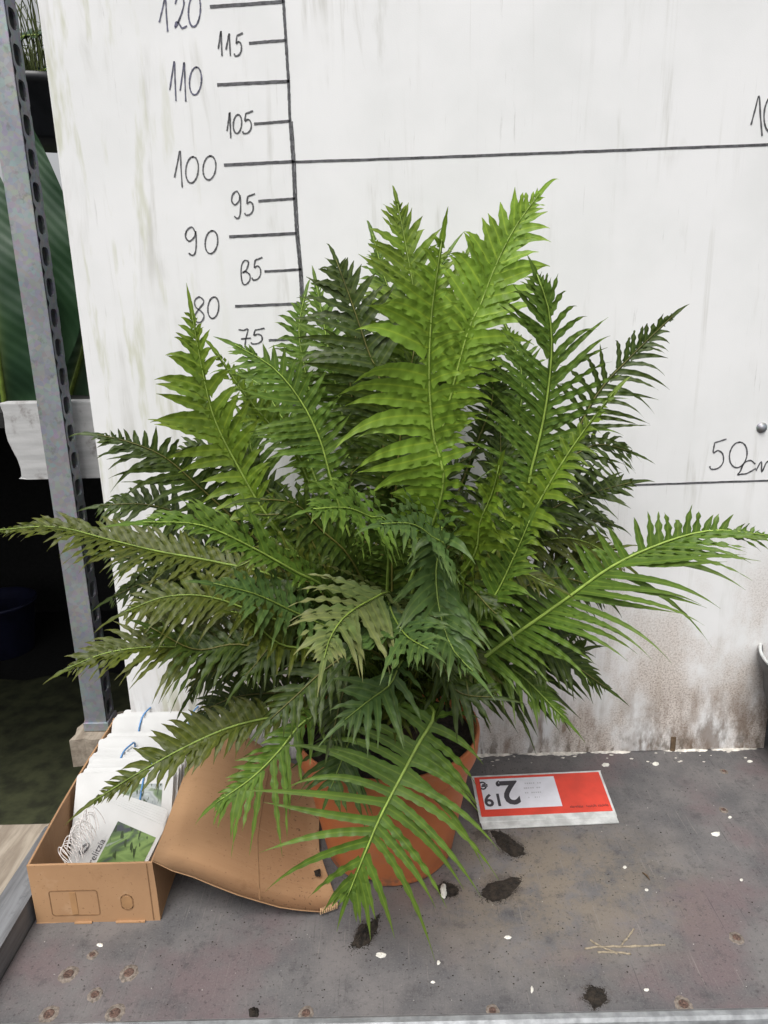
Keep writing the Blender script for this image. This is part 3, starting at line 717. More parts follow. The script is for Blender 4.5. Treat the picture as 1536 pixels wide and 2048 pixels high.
traced([(950, 900), (985, 800), (975, 720), (962, 672)], (-0.15, -0.10), 'dark', 0.040, w=0.3, fold=0.7, seed=33)
# lower left hanging dark
traced([(660, 1380), (560, 1385), (470, 1395), (395, 1428)], (-0.22, -0.22), 'dark', 0.060, w=0.7, droop=0.25, seed=34)
traced([(640, 1330), (520, 1325), (420, 1345), (380, 1390)], (-0.25, -0.26), 'dark', 0.050, w=0.6, droop=0.2, seed=35)
traced([(520, 1190), (400, 1165), (300, 1165), (225, 1195)], (-0.22, -0.22), 'dark', 0.060, w=0.5, droop=0.2, seed=36)
traced([(560, 1240), (450, 1225), (350, 1235), (275, 1265)], (-0.26, -0.28), 'olive', 0.060, w=0.5, droop=0.2, seed=37)
traced([(720, 1440), (700, 1480), (680, 1530), (660, 1580)], (-0.33, -0.37), 'teal', 0.070, w=0.8, droop=0.1, seed=38)
traced([(640, 1300), (560, 1290), (500, 1240), (460, 1225)], (-0.38, -0.46), 'olive', 0.040, w=0.5, fold=0.5, wave=0.003, seed=39)
traced([(1000, 960), (1010, 860), (1000, 780), (960, 740)], (-0.14, -0.09), 'dark', 0.060, w=0.7, seed=40)
traced([(960, 1150), (985, 1040), (1000, 940), (1000, 860)], (-0.20, -0.15), 'dark', 0.065, w=0.7, seed=41)
traced([(920, 1280), (985, 1200), (1030, 1110), (1060, 1040)], (-0.36, -0.38), 'mid', 0.050, w=0.5, fold=0.5, seed=42)
traced([(700, 980), (740, 860), (760, 760), (770, 680)], (-0.18, -0.12), 'dark', 0.065, w=0.7, seed=43)
traced([(560, 1060), (520, 960), (500, 880), (505, 800)], (-0.16, -0.10), 'mid', 0.060, w=0.7, seed=44)
traced([(790, 1000), (800, 880), (815, 780), (830, 690)], (-0.28, -0.28), 'dark', 0.070, w=0.8, seed=45)
# more of the tangle round the outside
for k_, (px, ys, c, ml, kw) in enumerate((
    ([(500, 1130), (380, 1110), (290, 1120), (215, 1110)], (-.20, -.18), 'dark', .06, dict(w=.5, droop=.3)),
    ([(520, 1230), (420, 1195), (330, 1195), (250, 1225)], (-.30, -.34), 'olive', .06, dict(w=.55, droop=.2)),
    ([(600, 1320), (480, 1290), (390, 1300), (300, 1255)], (-.32, -.36), 'dark', .06, dict(w=.5, droop=.2)),
    ([(560, 1010), (470, 930), (410, 900), (345, 905)], (-.16, -.12), 'dark', .055, dict(w=.6)),
    ([(620, 930), (560, 830), (520, 770), (465, 745)], (-.13, -.08), 'mid', .06, dict(w=.7)),
    ([(640, 860), (610, 740), (598, 660), (610, 590)], (-.09, -.05), 'mid', .055, dict(w=.7)),
    ([(720, 880), (700, 760), (715, 660), (745, 590)], (-.12, -.07), 'dark', .06, dict(w=.7)),
    ([(900, 760), (905, 640), (915, 560), (935, 505)], (-.12, -.07), 'yellow', .055, dict(w=.7)),
    ([(880, 800), (880, 650), (870, 560), (900, 500)], (-.10, -.06), 'mid', .05, dict(w=.6, wide=.7)),
    ([(1010, 1120), (1100, 1080), (1170, 1085), (1250, 1130)], (-.22, -.20), 'olive', .055, dict(w=.5, droop=.3)),
    ([(1000, 1200), (1090, 1160), (1160, 1165), (1215, 1200)], (-.26, -.25), 'dark', .05, dict(w=.5, droop=.3)),
    ([(960, 1260), (1030, 1240), (1100, 1245), (1160, 1270)], (-.22, -.20), 'dark', .06, dict(w=.6, droop=.3)),
    ([(1080, 960), (1150, 910), (1200, 890), (1262, 905)], (-.20, -.16), 'dark', .06, dict(w=.6, droop=.35, wide=.7)),
    ([(1010, 930), (1040, 820), (1040, 730), (1010, 650)], (-.14, -.08), 'mid', .06, dict(w=.7, wide=.8)),
    ([(940, 1130), (960, 1050), (985, 990), (1000, 930)], (-.36, -.40), 'yellow', .045, dict(w=.4, fold=.4, droop=.4, wide=1.4)),
    ([(700, 1120), (640, 1060), (590, 1010), (520, 1000)], (-.34, -.40), 'dark', .05, dict(w=.5)),  # dark colour stands in for shade between the inner fronds
    ([(720, 1300), (650, 1340), (600, 1385), (540, 1440)], (-.38, -.44), 'dark', .05, dict(w=.6)),
    ([(800, 1330), (780, 1370), (740, 1400), (690, 1440)], (-.40, -.46), 'teal', .055, dict(w=.6)),
    ([(880, 1330), (900, 1370), (930, 1390), (985, 1395)], (-.34, -.36), 'dark', .05, dict(w=.6, droop=.25)))):
    traced(px, ys, c, ml, seed=60 + k_, **kw)
# the dense heart of the plant; mostly dark frond colours paint in its shade
fr = random.Random(21)
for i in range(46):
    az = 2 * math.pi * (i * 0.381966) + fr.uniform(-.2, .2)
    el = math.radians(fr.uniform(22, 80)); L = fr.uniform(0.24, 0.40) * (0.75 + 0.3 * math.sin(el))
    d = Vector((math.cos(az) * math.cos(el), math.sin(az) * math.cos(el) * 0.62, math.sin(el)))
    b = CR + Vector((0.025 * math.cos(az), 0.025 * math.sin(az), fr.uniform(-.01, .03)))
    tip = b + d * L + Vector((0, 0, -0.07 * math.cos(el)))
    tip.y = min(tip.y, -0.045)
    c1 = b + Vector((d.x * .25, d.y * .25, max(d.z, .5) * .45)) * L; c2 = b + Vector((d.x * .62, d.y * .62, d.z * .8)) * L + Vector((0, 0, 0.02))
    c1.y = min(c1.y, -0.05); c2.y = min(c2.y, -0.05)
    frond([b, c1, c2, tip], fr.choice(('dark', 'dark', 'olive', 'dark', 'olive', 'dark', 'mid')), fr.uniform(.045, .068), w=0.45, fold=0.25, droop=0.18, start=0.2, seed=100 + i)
# short fronds round the pot rim, coloured dark to deepen the shade there
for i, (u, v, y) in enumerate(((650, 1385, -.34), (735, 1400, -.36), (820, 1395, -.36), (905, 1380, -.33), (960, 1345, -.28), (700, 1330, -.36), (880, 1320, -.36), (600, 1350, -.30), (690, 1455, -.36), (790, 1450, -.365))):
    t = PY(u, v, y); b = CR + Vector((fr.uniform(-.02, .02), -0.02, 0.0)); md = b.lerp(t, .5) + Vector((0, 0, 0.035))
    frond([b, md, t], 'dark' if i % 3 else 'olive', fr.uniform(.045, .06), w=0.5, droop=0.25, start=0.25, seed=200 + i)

# ------------------------------------------------------------------ cardboard box with plant tags
BXL, BXR, BYF, BYB, BH = -0.3595, -0.1935, -0.36, -0.006, 0.0935
box = thing('cardboard_box', ((BXL + BXR) / 2, (BYF + BYB) / 2, 0.0), 'open brown cardboard box full of plant tags beside the pot', 'box')
T_ = 0.0032
MB().slab([[(x, BYF + .0004 * math.sin(x * 90), z) for x in (BXL, -0.32, -0.28, -0.24, BXR)] for z in (0.0005, 0.05, BH)], (0, T_, 0)).build('box_wall', M['card'], box, bevel=0.0008)
MB().box(BXL - .012, BXR - .012, BYB - T_, BYB, 0.0005, BH + 0.003).build('box_wall', M['card'], box, bevel=0.0008)
def wall(name, x0, x1, t):
    MB().slab([[(x0 + (x1 - x0) * i / 6 + 0.004 * math.sin(i / 6 * math.pi) * (1 if t < 0 else -1) * k / 2, BYF + T_ + 0.0004 + (BYB - BYF - 2 * T_ - .0008) * i / 6, 0.0008 + (BH - .0008) * k / 2) for i in range(7)] for k in range(3)], (t, 0, 0)).build(name, M['card'], box, bevel=0.0008)
wall('box_wall', BXL, BXL - 0.012, T_)
wall('box_wall', BXR, BXR - 0.012, -T_)
MB().box(BXL + .001, BXR - .001 - .0, BYF + T_, BYB - T_, 0.001, 0.004).build('bottom', M['card'], box)
# thin cut edge highlights and locking tabs at the foot
for a, b in ((150, 185), (232, 290)):
    p, q = PZ(a, 1847), PZ(b, 1845)
    MB().box(p.x, q.x, BYF - 0.0035, BYF - 0.0002, 0.0004, 0.0022).build('locking_tab', M['card'], box)
# right corner fold
MB().box(BXR - 0.0085, BXR - 0.0075, BYF - 0.0006, BYF - 0.00005, 0.002, BH - .001).build('corner_crease', M['cardline'], box)
def frame(x0, z0, x1, z1, cr, name, wd=0.0011):
    m = MB(); pts = []
    for cx, cz, a0 in ((x1 - cr, z1 - cr, 0), (x0 + cr, z1 - cr, 90), (x0 + cr, z0 + cr, 180), (x1 - cr, z0 + cr, 270)):
        for i in range(6): a = math.radians(a0 + 18 * i); pts.append((cx + cr * math.cos(a), 0, cz + cr * math.sin(a)))
    pts.append(pts[0]); ribbon(m, pts, wd, BYF - 0.0006, 0.15); m.build(name, M['cardline'], box)
a, b = PY(97, 1782, BYF), PY(201, 1829, BYF); frame(a.x, b.z, b.x, a.z, 0.004, 'punched_outline')
a, b = PY(240, 1789, BYF), PY(268, 1819, BYF); frame(a.x, b.z, b.x, a.z, 0.0085, 'punched_outline', 0.0013)
m = MB().box(a.x + .0008, b.x - .0008, BYF - .0006, BYF - .0001, b.z + .003, a.z - .003); m.build('finger_hole', M['cardpanel'], box)
a, b = PY(138, 1783, BYF), PY(158, 1829, BYF); MB().box(a.x, b.x, BYF - .0007, BYF - .0001, b.z + .001, a.z - .001).build('punched_strip', M['cardpanel'], box)
# the lid flap, folded out to the right and resting on the table against the pot
fpx = [(309, 1729, BH), (345, 1742, 0.088), (385, 1757, 0.080), (428, 1775, 0.068), (475, 1792, 0.052), (520, 1806, 0.036), (560, 1814, 0.025), (600, 1820, 0.015), (640, 1824, 0.007), (676, 1812, 0.003)]
front = [PZ(*p) for p in fpx]; rows = []; nv = 12
front[0] = Vector((BXR + 0.0005, BYF + 0.001, BH + 0.0006))
for k in range(nv + 1):
    v = k / nv; row = []
    endx = front[-1].x - 0.035 * min(1, v / 0.35) - 0.02 * max(0, v - .35)
    x0 = front[0].x - 0.012 * v
    for i, p in enumerate(front):
        f = (p.x - front[0].x) / (front[-1].x - front[0].x)
        x = x0 + (endx - x0) * f; jag = rnd.uniform(-.0018, .0018) if (k == 0 and 0 < i < 9) else 0
        y = p.y + jag + (BYB - 0.01 - p.y) * v * (1 - 0.10 * f)
        z = p.z + 0.012 * math.sin(math.pi * v) * f * (1 - f) * 2 + (0.006 * v * f if f > .9 else 0)
        row.append((x, y, z))
    rows.append(row)
flap = MB().slab(rows, (0, 0, 0.0028)).build('lid_flap', M['card'], box, True)
cr = MB()
i = 5
for k in range(nv):
    a, b = Vector(rows[k][i]), Vector(rows[k + 1][i])
    for dx in (0.0,):
        s = [a + Vector((-.0008, 0, .0032)), a + Vector((.0008, 0, .0031)), b + Vector((.0008, 0, .0031)), b + Vector((-.0008, 0, .0032))]
        ids = [cr.vert(q) for q in s]; cr.face(*ids)
cr.build('flap_crease', M['cardline'], box)
ct = MB()
for j in range(9):                                  # fluted corner of the flap
    a = Vector(rows[0][8]).lerp(Vector(rows[0][9]), (j + .5) / 9) + Vector((0, -0.0012, 0.0005))
    ct.box(a.x - .0008, a.x + .0008, a.y - .0035, a.y + .004, a.z, a.z + .0034)
ct.build('fluted_edge', M['cardedge'], box)

def photo_mat(name, pal, loc, rot):
    k = NT(name, 0.35, 0.5)
    g = k.noise(1, 2, 0.5, st=(22, 22, 60), loc=loc, rot=rot, dist=0.8)
    r = k.n('ValToRGB'); k.l(g, r.inputs[0]); e = r.color_ramp.elements
    e[0].position = 0.30; e[0].color = (*pal[0], 1); e[1].position = 0.72; e[1].color = (*pal[-1], 1)
    for i_, c_ in enumerate(pal[1:-1]): x = e.new(0.30 + 0.42 * (i_ + 1) / (len(pal) - 1)); x.color = (*c_, 1)
    c = k.mix(k.rng(k.noise(1, 2, 0.5, st=(160, 20, 60), loc=loc, rot=(0, .8, .5)), 0.6, 0.66), r.outputs[0], tuple(x * .35 for x in pal[1]))
    return k.color(c)
M['photo1'] = photo_mat('tag_photo_greenhouse', ((0.05, 0.055, 0.07), (0.09, 0.15, 0.05), (0.20, 0.30, 0.10), (0.13, 0.21, 0.07), (0.42, 0.46, 0.45)), (1, 2, 0), (0, .5, .3))
M['photo2'] = photo_mat('tag_photo_plant', ((0.07, 0.12, 0.06), (0.16, 0.22, 0.12), (0.42, 0.45, 0.45), (0.30, 0.33, 0.34), (0.50, 0.54, 0.53)), (5, 1, 0), (0, 1.0, .2))
M['magenta'] = plain('magenta_flower_print', (0.50, 0.02, 0.26), 0.4, 0.3, 200)
def card_pts(org, ux, uz, w_, h_, r=0.006):
    pts = []
    for cx, cz, a0 in ((w_ - r, h_ - r, 0), (r, h_ - r, 90), (0, 0, None), (w_, 0, None)):
        if a0 is None: pts.append(org + ux * cx + uz * cz)
        else:
            for i in range(5): a = math.radians(a0 + 22.5 * i); pts.append(org + ux * (cx + r * math.cos(a)) + uz * (cz + r * math.sin(a)))
    return pts
def card(name, org, ux, uz, w_, h_, parent, th=0.0016):
    nrm = ux.cross(uz).normalized(); m = MB(); P = card_pts(org, ux, uz, w_, h_); n = len(P)
    a = [m.vert(p) for p in P]; b = [m.vert(p + nrm * th) for p in P]
    m.face(*reversed(a)); m.face(*b)
    for j in range(n): m.face(a[j], a[(j + 1) % n], b[(j + 1) % n], b[j])
    return m.build(name, M['paper'], parent)
def onq(org, ux, uz, x0, z0, x1, z1, off, name, mat, parent):
    nrm = ux.cross(uz).normalized() * off; m = MB()
    for k in (0.0, -0.8):
        for x, z in ((x0, z0), (x1, z0), (x1, z1), (x0, z1)): m.vert(org + ux * x + uz * z + nrm * (1 + k))
    m.face(0, 1, 2, 3)
    for j in range(4): m.face(j, j + 4, (j + 1) % 4 + 4, (j + 1) % 4)
    return m.build(name, M[mat], parent)
# four banded bundles leaning back, rear to front: (foot y, count, top height, left x)
lean = math.radians(32)
uz = Vector((0, math.sin(lean), math.cos(lean)))
BUN = [('rearmost banded bundle of white plant tags against the back wall of the box', -0.092, 13, 0.120, -0.362, 0.150),
       ('unbanded bundle of white plant tags with dark line, second from the back of the box', -0.150, 11, 0.116, -0.363, 0.150),
       ('blue banded bundle of white plant tags, third from the back of the box', -0.196, 10, 0.116, -0.362, 0.150),
       ('blue banded bundle of plant tags with plant photo behind the loose fan', -0.256, 14, 0.125, -0.357, 0.152)]
for bi, (lab, yf, cnt, hh, xl, wd) in enumerate(BUN):
    g = thing('tag_bundle', (xl + wd / 2, yf, 0.006), lab, 'tags', 'bundles of plant tags in the box')
    for j in range(cnt):
        jx = rnd.uniform(-.0015, .0015) + 0.0005 * j
        org = Vector((xl + jx, yf + 0.0033 * j, 0.006)); ux = Vector((1, rnd.uniform(-.01, .01), 0)).normalized()
        z2 = (uz + Vector((0, rnd.uniform(-.02, .02), 0))).normalized()
        c = card('tag', org, ux, z2, wd - 0.004, hh - 0.0004 * j + rnd.choice((-.005, -.003, 0, 0, .002, .004)) + rnd.uniform(-.001, .001), g)
        if j == 0: f_org, f_ux, f_uz = org, ux, z2
    if bi in (0, 3): 
        x0, x1, z0, z1 = (0.075, 0.140, 0.03, 0.098) if bi == 0 else (0.062, 0.132, 0.022, 0.108)
        onq(f_org, f_ux, f_uz, x0, z0, x1, z1, 0.0026 if bi else 0.0026, 'photo_print', 'photo1' if bi == 0 else 'photo2', g) if False else None
        nr = f_ux.cross(f_uz).normalized()
        m = MB()
        for x, z in ((x0, z0), (x1, z0), (x1, z1), (x0, z1)): m.vert(f_org + f_ux * x + f_uz * z + nr * 0.0016 * 0)
        off = -nr if nr.y > 0 else nr
        for i in range(4): m.v[i] = tuple(Vector(m.v[i]) + off * 0.0006 + (nr * 0.0016 if nr.y < 0 else Vector()))
        for i in range(4): m.vert(Vector(m.v[i]) - off * 0.0005)
        m.face(0, 1, 2, 3)
        for i in range(4): m.face(i, i + 4, (i + 1) % 4 + 4, (i + 1) % 4)
        m.build('photo_print', M['photo1' if bi == 0 else 'photo2'], g)
    if bi != 1:
        for xb in ((0.045, 0.13) if bi == 0 else (0.045,) if bi == 2 else (0.098,)):
            fr0 = f_org + f_ux * xb; nb = Vector((0, -1, 0))
            top = hh - 0.001
            pts = [fr0 + uz * 0.01 + nb * 0.003, fr0 + uz * (top * .5) + nb * 0.0036, fr0 + uz * (top - 0.012) + nb * 0.0036 + Vector((.004, 0, 0)), fr0 + uz * (top + 0.003) + Vector((.008, 0.002, 0.002)), fr0 + uz * (top + 0.006) + Vector((0.013, 0.0033 * cnt * .6, 0.0)), fr0 + uz * (top + 0.002) + Vector((0.016, 0.0033 * cnt + 0.002, -0.002)), fr0 + uz * (top - .03) + Vector((0.016, 0.0033 * cnt + .004, 0))]
            MB().tube(smooth(pts, 4), 0.0015, 6).build('rubber_band', M['band'], g, True)
# loose fan of tags in front
C4 = [PY(203, 1596, -0.262), PY(331, 1652, -0.262), PY(150, 1740, -0.315)]
ux0 = (C4[1] - C4[0]).normalized(); dn = (C4[2] - C4[0]); dn = (dn - ux0 * dn.dot(ux0)).normalized()
g = thing('tag_fan', tuple(Vector((-0.27, -0.31, 0.01))), 'loose fanned plant tags with a greenhouse photo and string loops at the box front', 'tags', 'bundles of plant tags in the box')
nrm = ux0.cross(-dn).normalized()
if nrm.y > 0: nrm = -nrm
wF = (C4[1] - C4[0]).length; hF = 0.115
for j in range(7):
    k = 6 - j; a = 0.014 * k
    rot = Matrix.Rotation(a, 3, nrm)
    ux = (rot @ ux0); dz = (rot @ (-dn)); org = C4[0] + dn * hF - nrm * 0.0024 * k + ux0 * 0.001 * k - dn * 0.002 * k
    card('tag', org, ux, dz, wF, hF, g)
org = C4[0] + dn * hF; off = nrm * (0.0016 if ux0.cross(-dn).dot(nrm) > 0 else 0.0) + nrm * 0.0005
def quad_on(x0, z0, x1, z1, name, mat, up=0.0):
    m = MB()
    for x, z in ((x0, z0), (x1, z0), (x1, z1), (x0, z1)): m.vert(org + ux0 * x - dn * z + off + nrm * up)
    for i in range(4): m.vert(Vector(m.v[i]) - nrm * 0.0004)
    m.face(0, 1, 2, 3)
    for i in range(4): m.face(i, i + 4, (i + 1) % 4 + 4, (i + 1) % 4)
    return m.build(name, M[mat], g)
quad_on(wF * .36, hF * .24, wF * .95, hF * .84, 'photo_print', 'photo1')
m = MB(); cx, cz = wF * .86, hF * .33                # magenta flower in the photo corner
c0 = m.vert(org + ux0 * cx - dn * cz + off + nrm * 0.0008)
ids = [m.vert(org + ux0 * (cx + 0.0095 * (1 + .18 * math.sin(7 * i)) * math.cos(i * .449)) - dn * (cz + 0.0095 * (1 + .18 * math.sin(7 * i)) * math.sin(i * .449)) + off + nrm * 0.0004) for i in range(14)]
for i in range(14): m.face(c0, ids[i], ids[(i + 1) % 14])
m.build('flower_print', M['magenta'], g)
def text_mesh(txt, size, bold=0.0):
    cu = D.curves.new('text', 'FONT'); cu.body = txt; cu.size = size; cu.resolution_u = 3; cu.offset = bold
    o = D.objects.new('text', cu); COL.objects.link(o); dg = bpy.context.evaluated_depsgraph_get(); dg.update()
    me = o.evaluated_get(dg).to_mesh(); vs = [v.co.copy() for v in me.vertices]; fs = [tuple(p.vertices) for p in me.polygons]
    o.evaluated_get(dg).to_mesh_clear(); D.objects.remove(o); D.curves.remove(cu)
    return vs, fs
def lettering(txt, size, org_, ex, ey, ez, mat, parent, name='lettering'):
    vs, fs = text_mesh(txt, size); m = MB()
    for v in vs: m.vert(org_ + ex * v.x + ey * v.y + ez)
    m.f = list(fs); return m.build(name, M[mat], parent)
lettering('strelitzia', 0.0125, org + ux0 * (wF * .33) - dn * (hF * .22), -dn, -ux0, off + nrm * 0.0003, 'print', g)
m = MB()                                               # small leaf emblem next to the name
for e in range(2):
    pts = []
    for i in range(15):
        a = i / 14 * 6.283; r = 0.0055 - 0.0018 * e
        pts.append(org + ux0 * (wF * .12 + r * .8 * math.cos(a)) - dn * (hF * .42 + r * 1.4 * math.sin(a) + .003 * math.cos(a)) + off + nrm * 0.0004)
    m.tube(pts, 0.0004, 4, False)
m.build('emblem_print', M['print'], g)
st = MB()
for i in range(18):                                    # string loops
    b = PY(128 + i * 3.2 + rnd.uniform(0, 8), 1730 - i * 4.5, -0.322); t = PY(124 + i * 3.4 + rnd.uniform(-4, 6), 1700 - i * 5, -0.315)
    s = Vector((rnd.uniform(.004, .012), rnd.uniform(-.008, .008), 0))
    st.tube(smooth([b, b.lerp(t, .5) - s, t - s * .6, t + Vector((0, 0, .003)), t + s * .8, b.lerp(t, .4) + s * 1.4, b + s * 1.5], 4), 0.0006, 5, False)
st.build('string_loops', M['string'], g, True)

# ------------------------------------------------------------------ price sign lying on the table
A, B, Cc = PZ(965, 1661), PZ(1238, 1648), PZ(958, 1590, 0.016)
sign = thing('price_sign', ((A + B) / 2), 'red price sign lying upside down on the table', 'price sign')
ex = (B - A).normalized(); ey = Vector((-ex.y, ex.x, 0)); WS = (B - A).length
def sp(a, b, z): return A + ex * a + ey * b + Vector((0, 0, z))
DS = 0.098
MB().slab([[sp(a, b, z) for b, z in ((0.0, 0.0035), (0.009, 0.0045), (0.0195, 0.006))] for a in (0.0, WS * .5, WS)], (0, 0, -0.0025)).build('foot_strip', M['clear'], sign, bevel=0.0006)
def zz(b): return 0.0075 + 0.020 * (b - 0.0195) / (DS - .0195)
MB().slab([[sp(a, b, zz(b)) for b in (0.012, 0.05, DS)] for a in (-.002, WS * .5, WS + .001)], (0, 0, -0.0022)).build('backing_plate', M['clear'], sign, bevel=0.0006)
MB().slab([[sp(a, b, zz(b) + .0008) for b in (0.021, 0.05, DS - .003)] for a in (.002, WS * .5, WS - .003)], (0, 0, -0.0007)).build('sign_card', M['red'], sign)
MB().slab([[sp(a, b, zz(b) + .0013) for b in (0.033, 0.06, DS - .008)] for a in (.010, WS * .3, WS * .625)], (0, 0, -0.0004)).build('price_field', M['signwhite'], sign)
MB().box(0, 1e-4, 0, 1e-4, 0, 1e-4)
for b0, a0, l0 in ((0.030, WS * .70, 0.030), (0.030, WS * .85, 0.025)): pass
nz = Vector((0, 0, 1))
slope = Vector((0, 0, 0.020 / (DS - .0195)))
def sign_text(txt, size, a, b, mat='print'):           # reads right way up from behind the sign
    vs, fs = text_mesh(txt, size, size * .022); m = MB()
    for v in vs:
        bb = b - v.y; m.vert(sp(a - v.x, bb, zz(bb) + 0.0018))
    m.f = list(fs); m.build('lettering', M[mat], sign)
sign_text('2', 0.062, 0.0715, 0.0830)
sign_text(',', 0.040, 0.043, 0.0800)
sign_text('19', 0.032, 0.0425, 0.0600)
sign_text('€', 0.020, 0.0215, 0.0845)
fade = MB(); 
for r_ in range(4):
    for i in range(9):
        if rnd.random() < .25: continue
        a = 0.080 + i * 0.0035; b = 0.050 + r_ * 0.009
        fade.slab([[sp(q, s_, zz(s_) + .0017) for s_ in (b, b + .0022)] for q in (a, a + rnd.uniform(.001, .003))], (0, 0, -.0003))
fade.build('faded_print', M['printgrey'], sign)
dr = MB()
for i in range(26):
    a = WS * .68 + i * 0.0024; b = 0.029 + rnd.uniform(-.0008, .0008)
    if i in (9, 10, 18): continue
    dr.slab([[sp(q, s_, zz(s_) + .0013) for s_ in (b, b + rnd.uniform(.002, .0042))] for q in (a, a + .0014)], (0, 0, -.0003))
dr.build('small_print', M['printred'], sign)

# ------------------------------------------------------------------ black pot at the right end of the table
bc = Vector((0.892, -0.075, 0.0))
bp_ = thing('nursery_pot', bc, 'black plastic nursery pot by the right end of the white panel', 'pot')
MB().lathe([(0.001, 0.003), (0.09, 0.002), (0.1, 0.004), (0.134, 0.18), (0.1345, 0.184), (0.142, 0.186), (0.144, 0.204), (0.143, 0.2075), (0.1385, 0.208), (0.137, 0.20), (0.13, 0.14), (0.10, 0.02), (0.001, 0.02)], bc, 64).build('pot_body', M['black'], bp_, True)
rm = MB(); rm.tube([bc + Vector((0.1415 * math.cos(i * math.pi / 32), 0.1415 * math.sin(i * math.pi / 32), 0.2075)) for i in range(65)], 0.0028, 8, False)
rm.build('rim', M['clear'], bp_, True)

# ------------------------------------------------------------------ crumbs and soil on the table
def clump(name, poly, h, mat, lab, cat, grp=None, z0=0.0003, rough=0.4, n=7, zp=0.0):
    """low heap over an uneven outline given in photo pixels"""
    P = [PZ(u, v, zp) for u, v in poly]; P = smooth([Vector((p.x, p.y, 0)) for p in P + P[:1]], 5)[:-1]
    c = sum(P, Vector()) / len(P); m = MB(); k = len(P); rings = []
    q0 = rnd.random() * 6; jit = [1 + .07 * math.sin(j * 1.3 + q0) + .05 * math.sin(j * 2.9 + q0) + rnd.uniform(-.03, .03) for j in range(len(P))]
    for i in range(n):
        f = 1 - i / n
        rings.append([m.vert((c.x + (p.x - c.x) * f * (jit[j] if i == 0 else 1 + rnd.uniform(-.08, .08)), c.y + (p.y - c.y) * f * (jit[j] if i == 0 else 1), z0 + (h * (1 - f ** 2) * (1 + rnd.uniform(-rough, rough)) if i else 0))) for j, p in enumerate(P)])
    t = m.vert((c.x, c.y, z0 + h))
    for a, b in zip(rings, rings[1:]):
        for j in range(k): m.face(a[j], a[(j + 1) % k], b[(j + 1) % k], b[j])
    for j in range(k): m.face(rings[-1][j], rings[-1][(j + 1) % k], t)
    o = m.build(name, M[mat]); return tag(o, lab, cat, grp)
def loosen(poly, nb, spread, name, lab, cat, grp):
    """flat crumbly soil patch: many tiny grains spread over an outline, fading outward, one mesh"""
    P = [PZ(u, v) for u, v in poly]; c = sum(P, Vector()) / len(P); m = MB()
    for _ in range(nb):
        a = rnd.choice(P); b = P[(P.index(a) + 1) % len(P)]; e = a.lerp(b, rnd.random()); f = 0.75 + abs(rnd.gauss(0, .33)) * spread * .6
        q = c + (e - c) * f; r = rnd.uniform(.0003, .0012) * max(.35, 1.5 - .7 * f); h = r * .9
        t = m.vert((q.x, q.y, h + .0006)); ids = []
        for j in range(5):
            aa = j * 1.2566 + rnd.random(); ids.append(m.vert((q.x + r * math.cos(aa) * rnd.uniform(.7, 1.5), q.y + r * math.sin(aa), 0.0003)))
        for j in range(5): m.face(t, ids[j], ids[(j + 1) % 5])
    return m
SG = 'dark soil patches on the table'
for poly, h, lab in (
    ([(962, 1785), (985, 1765), (1040, 1755), (1030, 1780), (1005, 1800), (975, 1800)], 0.0025, 'wide dark patch of wet soil right of the pot'),
    ([(980, 1665), (1000, 1662), (1040, 1690), (1048, 1705), (1030, 1714), (1005, 1700)], 0.0022, 'dark soil patch in front of the red price sign'),
    ([(872, 1775), (890, 1766), (915, 1775), (912, 1790), (890, 1794)], 0.0015, 'small soil smear under the white chip near the pot'),
    ([(705, 1888), (720, 1850), (740, 1848), (757, 1832), (752, 1862), (735, 1890), (712, 1895)], 0.006, 'leaf shaped crumb of dark soil near the front of the table'),
    ([(1170, 1995), (1180, 1975), (1205, 1980), (1212, 2000), (1190, 2016)], 0.0018, 'soil scuff close to the front edge strip of the table')):
    o = clump('soil_patch', poly, h, 'soil', lab, 'soil', SG)
    g_ = loosen(poly, 620, 1.75, 'grains', lab, 'soil', None).build('soil_grains', M['soil'], o, kind='stuff')
o = clump('soil_crumb', [(497, 2020), (515, 2017), (517, 2032), (500, 2034)], 0.006, 'soil', 'square dark crumb beside the front edge strip', 'soil')
o = clump('soil_crumb', [(628, 1742), (640, 1738), (641, 1752), (631, 1752)], 0.003, 'soil', 'dark crumb of soil on the cardboard flap', 'soil', None, z0=0.0165, zp=0.0165)
WG = 'white chips scattered on the table'
for (u, v, a, b) in ((1212, 1530, 9, 4), (1312, 1528, 8, 4), (1432, 1668, 9, 5), (763, 1910, 10, 6), (1500, 1523, 6, 3), (1052, 1572, 5, 3), (1016, 1875, 7, 5), (1293, 1980, 7, 3), (200, 1890, 8, 4), (1250, 1735, 4, 3), (1293, 1780, 4, 3), (1064, 1980, 3, 8), (877, 1926, 4, 5), (866, 1965, 6, 3), (1460, 1635, 4, 3), (1483, 1760, 4, 3)):
    poly = [(u + a * math.cos(t * 1.05) * rnd.uniform(.7, 1.15), v + b * math.sin(t * 1.05) * rnd.uniform(.7, 1.15)) for t in range(6)]
    clump('white_chip', poly, 0.0016, 'chip', 'tiny white chip lying on the bare table', 'chip', WG, n=3)
o = clump('label_stick', [(881, 1773), (889, 1768), (893, 1780), (892, 1795), (884, 1797), (881, 1785)], 0.004, 'chip', 'upright white flake lying on the soil smear by the pot', 'chip', z0=0.0012, n=4)
o.name = 'white_flake'
tw = MB(); a, b = PZ(1285, 1745, .001), PZ(1300, 1760, .001); tw.tube([a, a.lerp(b, .5) + Vector((.001, 0, .001)), b], [0.0008, 0.0016, 0.0006], 6)
tag(tw.build('twig', M['twig'], None, True), 'short brown twig on the table right of the price sign', 'twig')
ds = MB()
